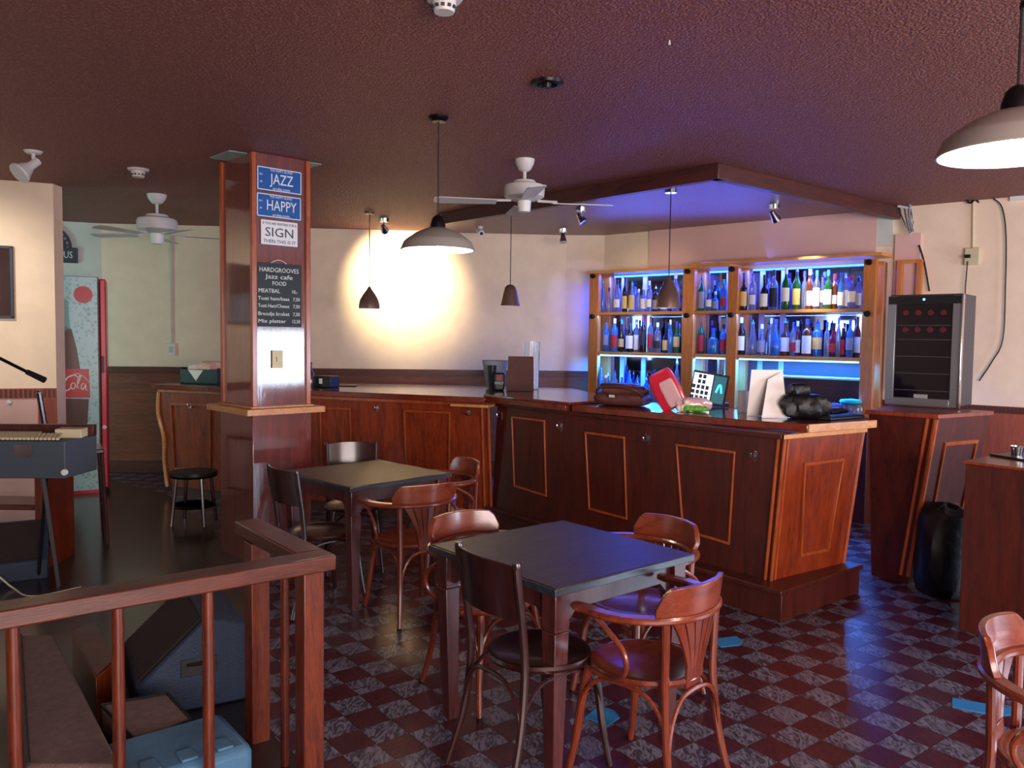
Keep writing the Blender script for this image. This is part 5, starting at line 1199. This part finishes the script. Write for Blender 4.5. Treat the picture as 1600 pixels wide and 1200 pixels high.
# alcove sign (arched window shape with plaque)
ad = (A_ - S_).normalized(); an = Vector((ad.y, -ad.x)); an = an if an.y < 0 else -an
def onA(px, py): return hp(px, py, S_ + an * .0, A_ + an * .0)
pc_ = onA(84, 398); zc_ = pc_.z; right = (onA(122, 398) - pc_).dot(Vector((ad.x, ad.y, 0)))
T = thing('arched_sign', 'dark arched sign ending in SOUS on the alcove wall above the fridge', 'sign', M=frame_on(pc_, (ad.x, ad.y, 0), (an.x, an.y, 0)))
hpq = (onA(100, 386) - onA(100, 410)).z; MB().box((right - .33, 0, .018), (.66, hpq, .03)).build('plaque', 'ink', T, bevel=.003)
t_ = text('SOUS', hpq * .62, 'chalk', T, right - .05, -.0, .034, align='RIGHT', width=right * .8); 
arc = []; R_a = (onA(100, 352) - onA(100, 388)).z
xc = right - .06 - R_a
for r0, r1, mt, nm in ((R_a - .03, R_a, 'ink', 'outer_arch'), (R_a - .10, R_a - .055, 'ink', 'inner_arch')):
    mb = MB(); n = 20; vs_ = []
    for k in range(n + 1):
        a = math.pi * k / n
        for r, z in ((r0, .002), (r1, .002), (r1, .03), (r0, .03)): vs_.append((xc + r * math.cos(a), hpq / 2 + r * math.sin(a), z))
    f = []
    for k in range(n):
        for j in range(4): f.append((4 * k + j, 4 * k + 4 + j, 4 * k + 4 + (j + 1) % 4, 4 * k + (j + 1) % 4))
    mb.add(vs_, f + [(0, 1, 2, 3), (4 * n + 3, 4 * n + 2, 4 * n + 1, 4 * n)]).build(nm, mt, T)
mb = MB()
for k in range(13):
    a = math.pi * (k + .5) / 13; r = R_a - .045; M3 = Matrix.Rotation(a, 3, 'Z'); mb.box((xc + r * math.cos(a), hpq / 2 + r * math.sin(a), .014), (.034, .02, .02), M=M3)
mb.build('arch_blocks', 'ink', T); MB().box((xc, hpq / 2 + .12, .012), (.02, .24, .02)).build('middle_bar', 'ink', T)
# outlet and conduit on the back wall
P = hp(268, 546, A_, B_); bd = (B_ - A_).normalized(); bn = Vector((bd.y, -bd.x)); T = thing('wall_socket', 'pale wall socket on the left part of the back wall', 'outlet', M=frame_on(P, (bd.x, bd.y, 0), (bn.x, bn.y, 0)))
MB().box((0, 0, .012), (.10, .14, .024)).build('socket_box', 'white', T, bevel=.004); MB().box((0, 0, .026), (.04, .07, .006)).build('socket_insert', 'ivory', T)
tag(MB().tube([hp(268, 536, A_ + bn * .012, B_ + bn * .012), hp(267, 352, A_ + bn * .012, B_ + bn * .012)], .012, 8).build('wall_conduit', 'cream2'), 'thin painted conduit on the back wall above the pale socket', 'conduit')
# framed picture on the partition
pdv = (PL - PC).normalized(); pnn = Vector((pdv.y, -pdv.x)); pnn = pnn if pnn.y < 0 else -pnn; pdr = -pdv
TR_ = hp(22, 385, PC, PL); BR_ = hp(23, 498, PC, PL); hh = (TR_ - BR_).z
T = thing('framed_picture', 'dark framed picture on the cream partition wall at the left edge', 'picture', M=frame_on(BR_, (pdr.x, pdr.y, 0), (pnn.x, pnn.y, 0)))
ww = .5; mb = MB()
for c_, s_ in (((-ww / 2, .012), (ww, .024)), ((-ww / 2, hh - .012), (ww, .024)), ((-.012, hh / 2), (.024, hh)), ((-ww + .012, hh / 2), (.024, hh))): mb.box((c_[0], c_[1], .016), (s_[0], s_[1], .03))
mb.build('frame', 'ink', T, bevel=.003); MB().box((-ww / 2, hh / 2, .008), (ww - .04, hh - .04, .008)).build('picture_print', 'brown', T); MB().box((-ww / 2, hh / 2, .016), (ww - .046, hh - .046, .002)).build('glass_pane', 'glassclear', T)
MB().lathe([(0, 0), (.02, 0), (.016, .014), (0, .016)], 12).build('wall_button', 'white', loc=(0, 0, 0)); o = bpy.data.objects['wall_button']; o.matrix_world = frame_on(hp(15, 628, PC, PL), (pdr.x, pdr.y, 0), (pnn.x, pnn.y, 0)) @ Matrix.Translation((0, 0, .012)); tag(o, 'small white round button on the partition below the chair rail', 'button')
# electric piano
DP = 4.85
pr_ = hd(101, 690, DP); zpt = pr_.z; zpb = hd(103, 748, DP).z
pa = Vector((-1, -.06)).normalized(); pbv = Vector((-.06 * -1, 1)).normalized(); pbv = Vector((.06, 1)).normalized() * 1.0
T = thing('electric_piano', 'grey vinyl electric piano case on thin legs at the left edge', 'keyboard')
p0 = Vector((pr_.x, pr_.y)); LW = 1.2; Dp = .34
MB().prism([tuple(p0), tuple(p0 + pa * LW), tuple(p0 + pa * LW + pbv * Dp), tuple(p0 + pbv * Dp)], zpb, zpt).build('case', 'tolex', T, bevel=.006)
q0 = p0 + pbv * Dp
MB().prism([tuple(q0 - pbv * .04), tuple(q0 - pbv * .04 + pa * LW), tuple(q0 + pa * LW), tuple(q0)], zpt, zpt + .07).build('back_rail', 'bardark', T, bevel=.003)
MB().prism([tuple(p0 + pbv * .17), tuple(p0 + pa * .16 + pbv * .17), tuple(p0 + pa * .19 + pbv * .295), tuple(p0 + pa * .03 + pbv * .295)], zpt, zpt + .055).build('end_block', 'ivory', T, bevel=.004)
kx = .05; k = 0
while kx < LW - .05:
    a = p0 + pa * kx + pbv * .03; b = a + pbv * (.12 if kx < .2 else .2) + pa * .05
    MB().slab([v3(a, zpt + .004), v3(a + pa * .020, zpt + .004), v3(b + pa * .020, zpt + .02), v3(b, zpt + .02)], (0, 0, 1), .014).build('key', 'ivory', T, bevel=.002); kx += .0245
fp = v3(p0 + pa * .24, (zpt + zpb) / 2 + .055); fnv = Vector((pa.y, -pa.x, 0)); fnv = fnv if fnv.y < 0 else -fnv
MB().slab([fp + Vector(q) for q in ((-.055, 0, .035), (.055, 0, .035), (.055, 0, -.02), (.02, 0, -.04), (-.02, 0, -.04), (-.055, 0, -.02))], fnv, .004).build('latch', 'chrome', T)
MB().lathe([(0, 0), (.02, 0), (.018, .015), (0, .018)], 12, v3(p0, zpb + .04) + fnv * .002, Vector((0, 0, 1)).rotation_difference(fnv).to_matrix()).build('corner_cap', 'white', T)
lg = hz(92, 918, .004); lt = v3(p0 + pa * .16 + pbv * .05, zpb)
MB().tube([lg, lt], .012, 8).build('leg', 'steel', T)
lg2 = hz(60, 905, .004); lt2 = v3(p0 + pa * .28 + pbv * .28, zpb); MB().tube([lg2, lt2], .012, 8).build('leg', 'black', T)
for k in (0, 1): MB().tube([v3(p0 + pa * (LW - .16) + pbv * (.05 + .22 * k), .004), v3(p0 + pa * (LW - .2) + pbv * (.05 + .22 * k), zpb)], .012, 8).build('leg', 'steel', T)
# microphone boom
DM = 4.1; T = thing('microphone_stand', 'black boom microphone stand at the left edge reaching over the piano', 'microphone stand')
m0, m1, m2 = hd(-90, 515, DM), hd(42, 581, DM), hd(70, 594, DM)
MB().tube([m0, m1], .0085, 8).build('boom', 'blackm', T); MB().tube([m1, m2], [.013, .016], 10).build('counterweight', 'black', T)
MB().tube([(m0.x, m0.y, .02), m0], .011, 8).build('stand_pole', 'blackm', T); MB().lathe([(0, 0), (.13, 0), (.13, .012), (.03, .03), (0, .03)], 24, (m0.x, m0.y, .0045)).build('base', 'blackm', T)
# tall bar stool with back before the fridge, wooden bench end, stool by the left bar
P = hd(118, 700, 6.3); T = thing('bar_stool', 'tall dark wooden bar chair standing before the drinks fridge', 'chair', (P.x, P.y, 0), math.radians(-60))
for sx in (-1, 1):
    MB().tube([(sx * .18, .2, .004), (sx * .16, .17, .72)], .018, 8).build('leg', 'dark', T)
    MB().tube([(sx * .18, -.24, .004), (sx * .165, -.18, .74), (sx * .165, -.24, 1.20)], [.018, .02, .018], 8).build('leg', 'dark', T)
MB().box((0, 0, .74), (.38, .38, .035)).build('seat', 'dark', T, bevel=.008); MB().box((0, -.23, 1.13), (.33, .02, .12)).build('backrest', 'dark', T, bevel=.004); MB().box((0, -.205, .95), (.33, .018, .05)).build('backrest', 'dark', T, bevel=.004)
for z, y in ((.28, .19), (.45, -.2)): MB().tube([(-.17, y, z), (.17, y, z)], .011, 8).build('footrest', 'dark', T)
P = hd(303, 790, 7.0); T = thing('low_stool', 'low dark round stool in the shade before the back bar left of the column', 'stool', (P.x, P.y, 0))
for k in range(4):
    a = math.pi / 4 + k * math.pi / 2; MB().tube([(.2 * math.cos(a), .2 * math.sin(a), .004), (.15 * math.cos(a), .15 * math.sin(a), .43)], .016, 8).build('leg', 'dark', T)
MB().lathe([(0, .42), (.19, .42), (.20, .44), (.195, .465), (0, .47)], 24).build('seat', 'bag', T); MB().lathe([(.178, .16), (.186, .17), (.178, .18), (.170, .17), (.178, .16)], 24).build('foot_ring', 'blackm', T)
a = hd(78, 884, 5.75); T = thing('bench_end', 'upright reddish wooden bench end behind the piano legs', 'bench', (a.x, a.y, 0))
MB().box((.045, .0, .35), (.085, .35, .69)).build('end_panel', 'rail', T, bevel=.004); MB().box((-.45, .05, .42), (.9, .3, .04)).build('seat_board', 'railx', T, bevel=.004); MB().box((-.85, .0, .2), (.06, .3, .39)).build('leg', 'rail', T, bevel=.003)
o = MB().prism([tuple(RC2), tuple(RC2 + rb_ * (LBk + .1)), tuple(CF + Vector((-.05, .1))), tuple(a0 - ln * .1), (-4.9, 9.4), (-6.9, 8.7), (-6.9, .8), tuple(RC2 + rf * LF)], .0041, .012).build('floor_stage_dim', 'stagefloor_dim', smooth=False); struct(o)  # stage floor added near-black to darken the dimly lit left side
# monitor wedges, cases
def wedge(name, label, c, rz, w_, d_, h_, front='spk', top='grille', cat='speaker', rx=0, handle=True):
    T = thing(name, label, cat, c, rz)
    pf = [(-d_ / 2, 0), (d_ / 2, 0), (d_ / 2, h_ * .35), (-d_ * .12, h_), (-d_ / 2, h_ * .86)]
    P = [Vector((-w_ / 2, -y, z)) for y, z in pf]
    mb = MB().slab(P, (1, 0, 0), w_); mb.build('cabinet', front, T, bevel=.012)
    y0, z0, y1, z1 = -d_ / 2, h_ * .35, d_ * .12, h_
    n = Vector((0, -(z1 - z0), -(y0 - y1))).normalized(); n = Vector((0, -(z1 - z0), (y1 - y0))).normalized()
    a, b = Vector((0, y0, z0)), Vector((0, y1, z1)); g = .035
    q = [a.lerp(b, .06) + Vector((-w_ / 2 + g, 0, 0)), a.lerp(b, .06) + Vector((w_ / 2 - g, 0, 0)), a.lerp(b, .94) + Vector((w_ / 2 - g, 0, 0)), a.lerp(b, .94) + Vector((-w_ / 2 + g, 0, 0))]
    MB().slab([p + n * .001 for p in q], n, .008).build('grille', top, T)
    if handle:
        for sx in (-1, 1):
            MB().box((sx * (w_ / 2 + .001), d_ * .05, h_ * .48), (.006, .15, .075)).build('handle_recess', 'black', T, bevel=.002)
            MB().tube([(sx * (w_ / 2 + .006), -.05 + d_ * .05, h_ * .52), (sx * (w_ / 2 + .02), d_ * .05, h_ * .52), (sx * (w_ / 2 + .006), .05 + d_ * .05, h_ * .52)], .006, 6).build('handle', 'blackm', T)
    return T
P = hz(300, 1070, .0); wedge('monitor_speaker', 'large dark blue-grey stage monitor speaker behind the railing posts', (-1.52, 3.72, .0125), math.radians(-60), .60, .46, .40)
P = hz(30, 905, 0); wedge('monitor_speaker', 'blue-grey stage monitor speaker on the floor under the piano', (P.x - .12, P.y + .05, .0045), math.radians(30), .5, .4, .36)
# blue plastic crate-like case at the bottom
P = hd(278, 1180, 2.78); T = thing('plastic_case', 'blue-grey moulded plastic case at the bottom behind the railing', 'case', (P.x, P.y, .0125), math.radians(39))
hC = .20; MB().box((0, 0, hC / 2), (.42, .34, hC)).build('shell', 'caseblue', T, bevel=.03)
for k in range(3): MB().box((-.12 + .12 * k, -.10, hC + .001), (.055, .08, .012)).build('moulded_rib', 'caseblue', T, bevel=.004); 
for k in range(2): MB().box((-.08 + .16 * k, -.172, hC - .1), (.05, .012, .03)).build('latch', 'steel', T)
# long carpet-covered case and small box
zc1 = .25
q = [hz(*p, zc1) for p in ((30, 992), (84, 992), (188, 1195), (40, 1195))]
q = [Vector((p.x, p.y)) for p in q]; T = thing('long_case', 'long brown carpet-covered case on the floor behind the railing', 'case')
MB().prism([tuple(p) for p in q], .0045, zc1).build('case_body', 'carpet', T, bevel=.01)
mid_a = q[0].lerp(q[1], .5); mid_b = q[3].lerp(q[2], .5); MB().tube([v3(q[0].lerp(q[1], .03), zc1 + .002), v3(q[3].lerp(q[2], .03), zc1 + .002)], .006, 6).build('edge_trim', 'black', T)
zc2 = .20
q = [Vector(hz(*p, zc2)[:2]) for p in ((158, 1102), (262, 1084), (300, 1125), (215, 1160))]; T = thing('carpet_box', 'small brown carpeted box beside the blue plastic case', 'box')
MB().prism([tuple(p) for p in q], .0045, zc2).build('box_body', 'carpet', T, bevel=.008)
for i_ in range(4): MB().tube([v3(q[i_], zc2 + .001), v3(q[(i_ + 1) % 4], zc2 + .001)], .006, 6).build('edge_trim', 'blackm', T)
zc3 = .20
q = [Vector(hz(*p, zc3)[:2]) for p in ((112, 985), (150, 972), (180, 1035), (150, 1060))]; T = thing('wooden_crate', 'low orange-brown wooden crate behind the first railing balusters', 'crate')
MB().prism([tuple(p) for p in q], .0045, zc3).build('crate_body', 'rail', T, bevel=.004)
qm = sum(q, Vector((0, 0))) / 4; MB().prism([tuple(p.lerp(qm, .06)) for p in q], zc3, zc3 + .008).build('lid', 'railx', T, bevel=.002)
P = hz(15, 925, .004); tag(MB().tube(bez([P + Vector((-.35, 0, .006)), P + Vector((-.15, .02, .12)), P + Vector((.0, .03, .02)), P + Vector((.2, -.1, .006)), P + Vector((.4, .1, .006))], 6), .006, 6).build('floor_cable', 'ivory'), 'pale cable looping on the floor by the piano legs', 'cable')
# blue cards on the floor
for k, (px, py, w_, d_, rz, lab) in enumerate(((1138, 1004, .17, .12, .3, 'blue card on the floor right of the near armchair'), (943, 1120, .14, .13, .9, 'blue card on the floor under the near table'), (1535, 1108, .24, .12, -.5, 'blue card on the floor beside the lone armchair'), (892, 1038, .09, .07, .2, 'small blue card on the floor among the near chair legs'))):
    P = hz(px, py, 0); pts = [(-w_ / 2, -d_ / 2), (w_ * .2, -d_ / 2), (w_ / 2, -d_ * .1), (w_ / 2, d_ / 2), (-w_ / 2, d_ * .4)]
    o = tag(MB().prism(pts, 0, .003).build('blue_card', 'bluecard', loc=(P.x, P.y, .0045)), lab, 'card', 'blue cards on the floor'); o.rotation_euler = (0, 0, rz)
# blue strip lighting the aisle floor, plus lamps added to wash the canopy ceiling
M0 = Sh(1.4, .60, WZ - .06)
bs = thing('bar_led_strip', 'blue LED strip under the staff side of the long bar top', 'light strip')
i0, i1 = q2 + Vector((-.30, .16)), q3 + inn * .96
MB().tube([v3(i0, HB - .06), v3(i1, HB - .06)], .006, 6).build('strip', 'ledup', bs)
mm = (i0 + i1) / 2; 
l = light('bar_strip_light', 'AREA', (mm.x + .1, mm.y + .1, .9), 8, (.07, .2, 1), (mm.x + .6, mm.y + .6, .0), shape='RECTANGLE', size=.05, size_y=1.6)
for (u, v, e) in ((1125, 292, 16), (1000, 322, 22), (1180, 300, 6)):  # spots without fixtures, added for the blue patches overhead
    tp = hz(u, v, C); l = light('canopy_blue_fill', 'SPOT', (tp.x + .25, tp.y + .35, 1.2), e * 2.0, (.05, .2, 1), tp, spot_size=math.radians(34), spot_blend=1, shadow_soft_size=.05)
l = light('canopy_blue_fill', 'AREA', Sh(1.3, .45, ZT + .06), 9, (.10, .14, 1), hz(1050, 300, C), shape='RECTANGLE', size=1.8, size_y=.08)  # added uplight above the shelves for the blue canopy wash
bpy.context.view_layer.update()
# lettering becomes mesh
dg = bpy.context.evaluated_depsgraph_get()
for o in [o for o in col.objects if o.type == 'FONT']:
    me = bpy.data.meshes.new_from_object(o.evaluated_get(dg)); n = bpy.data.objects.new('lettering', me); col.objects.link(n)
    n.parent = o.parent; n.matrix_basis = o.matrix_basis.copy(); nm = o.name; bpy.data.objects.remove(o); n.name = nm
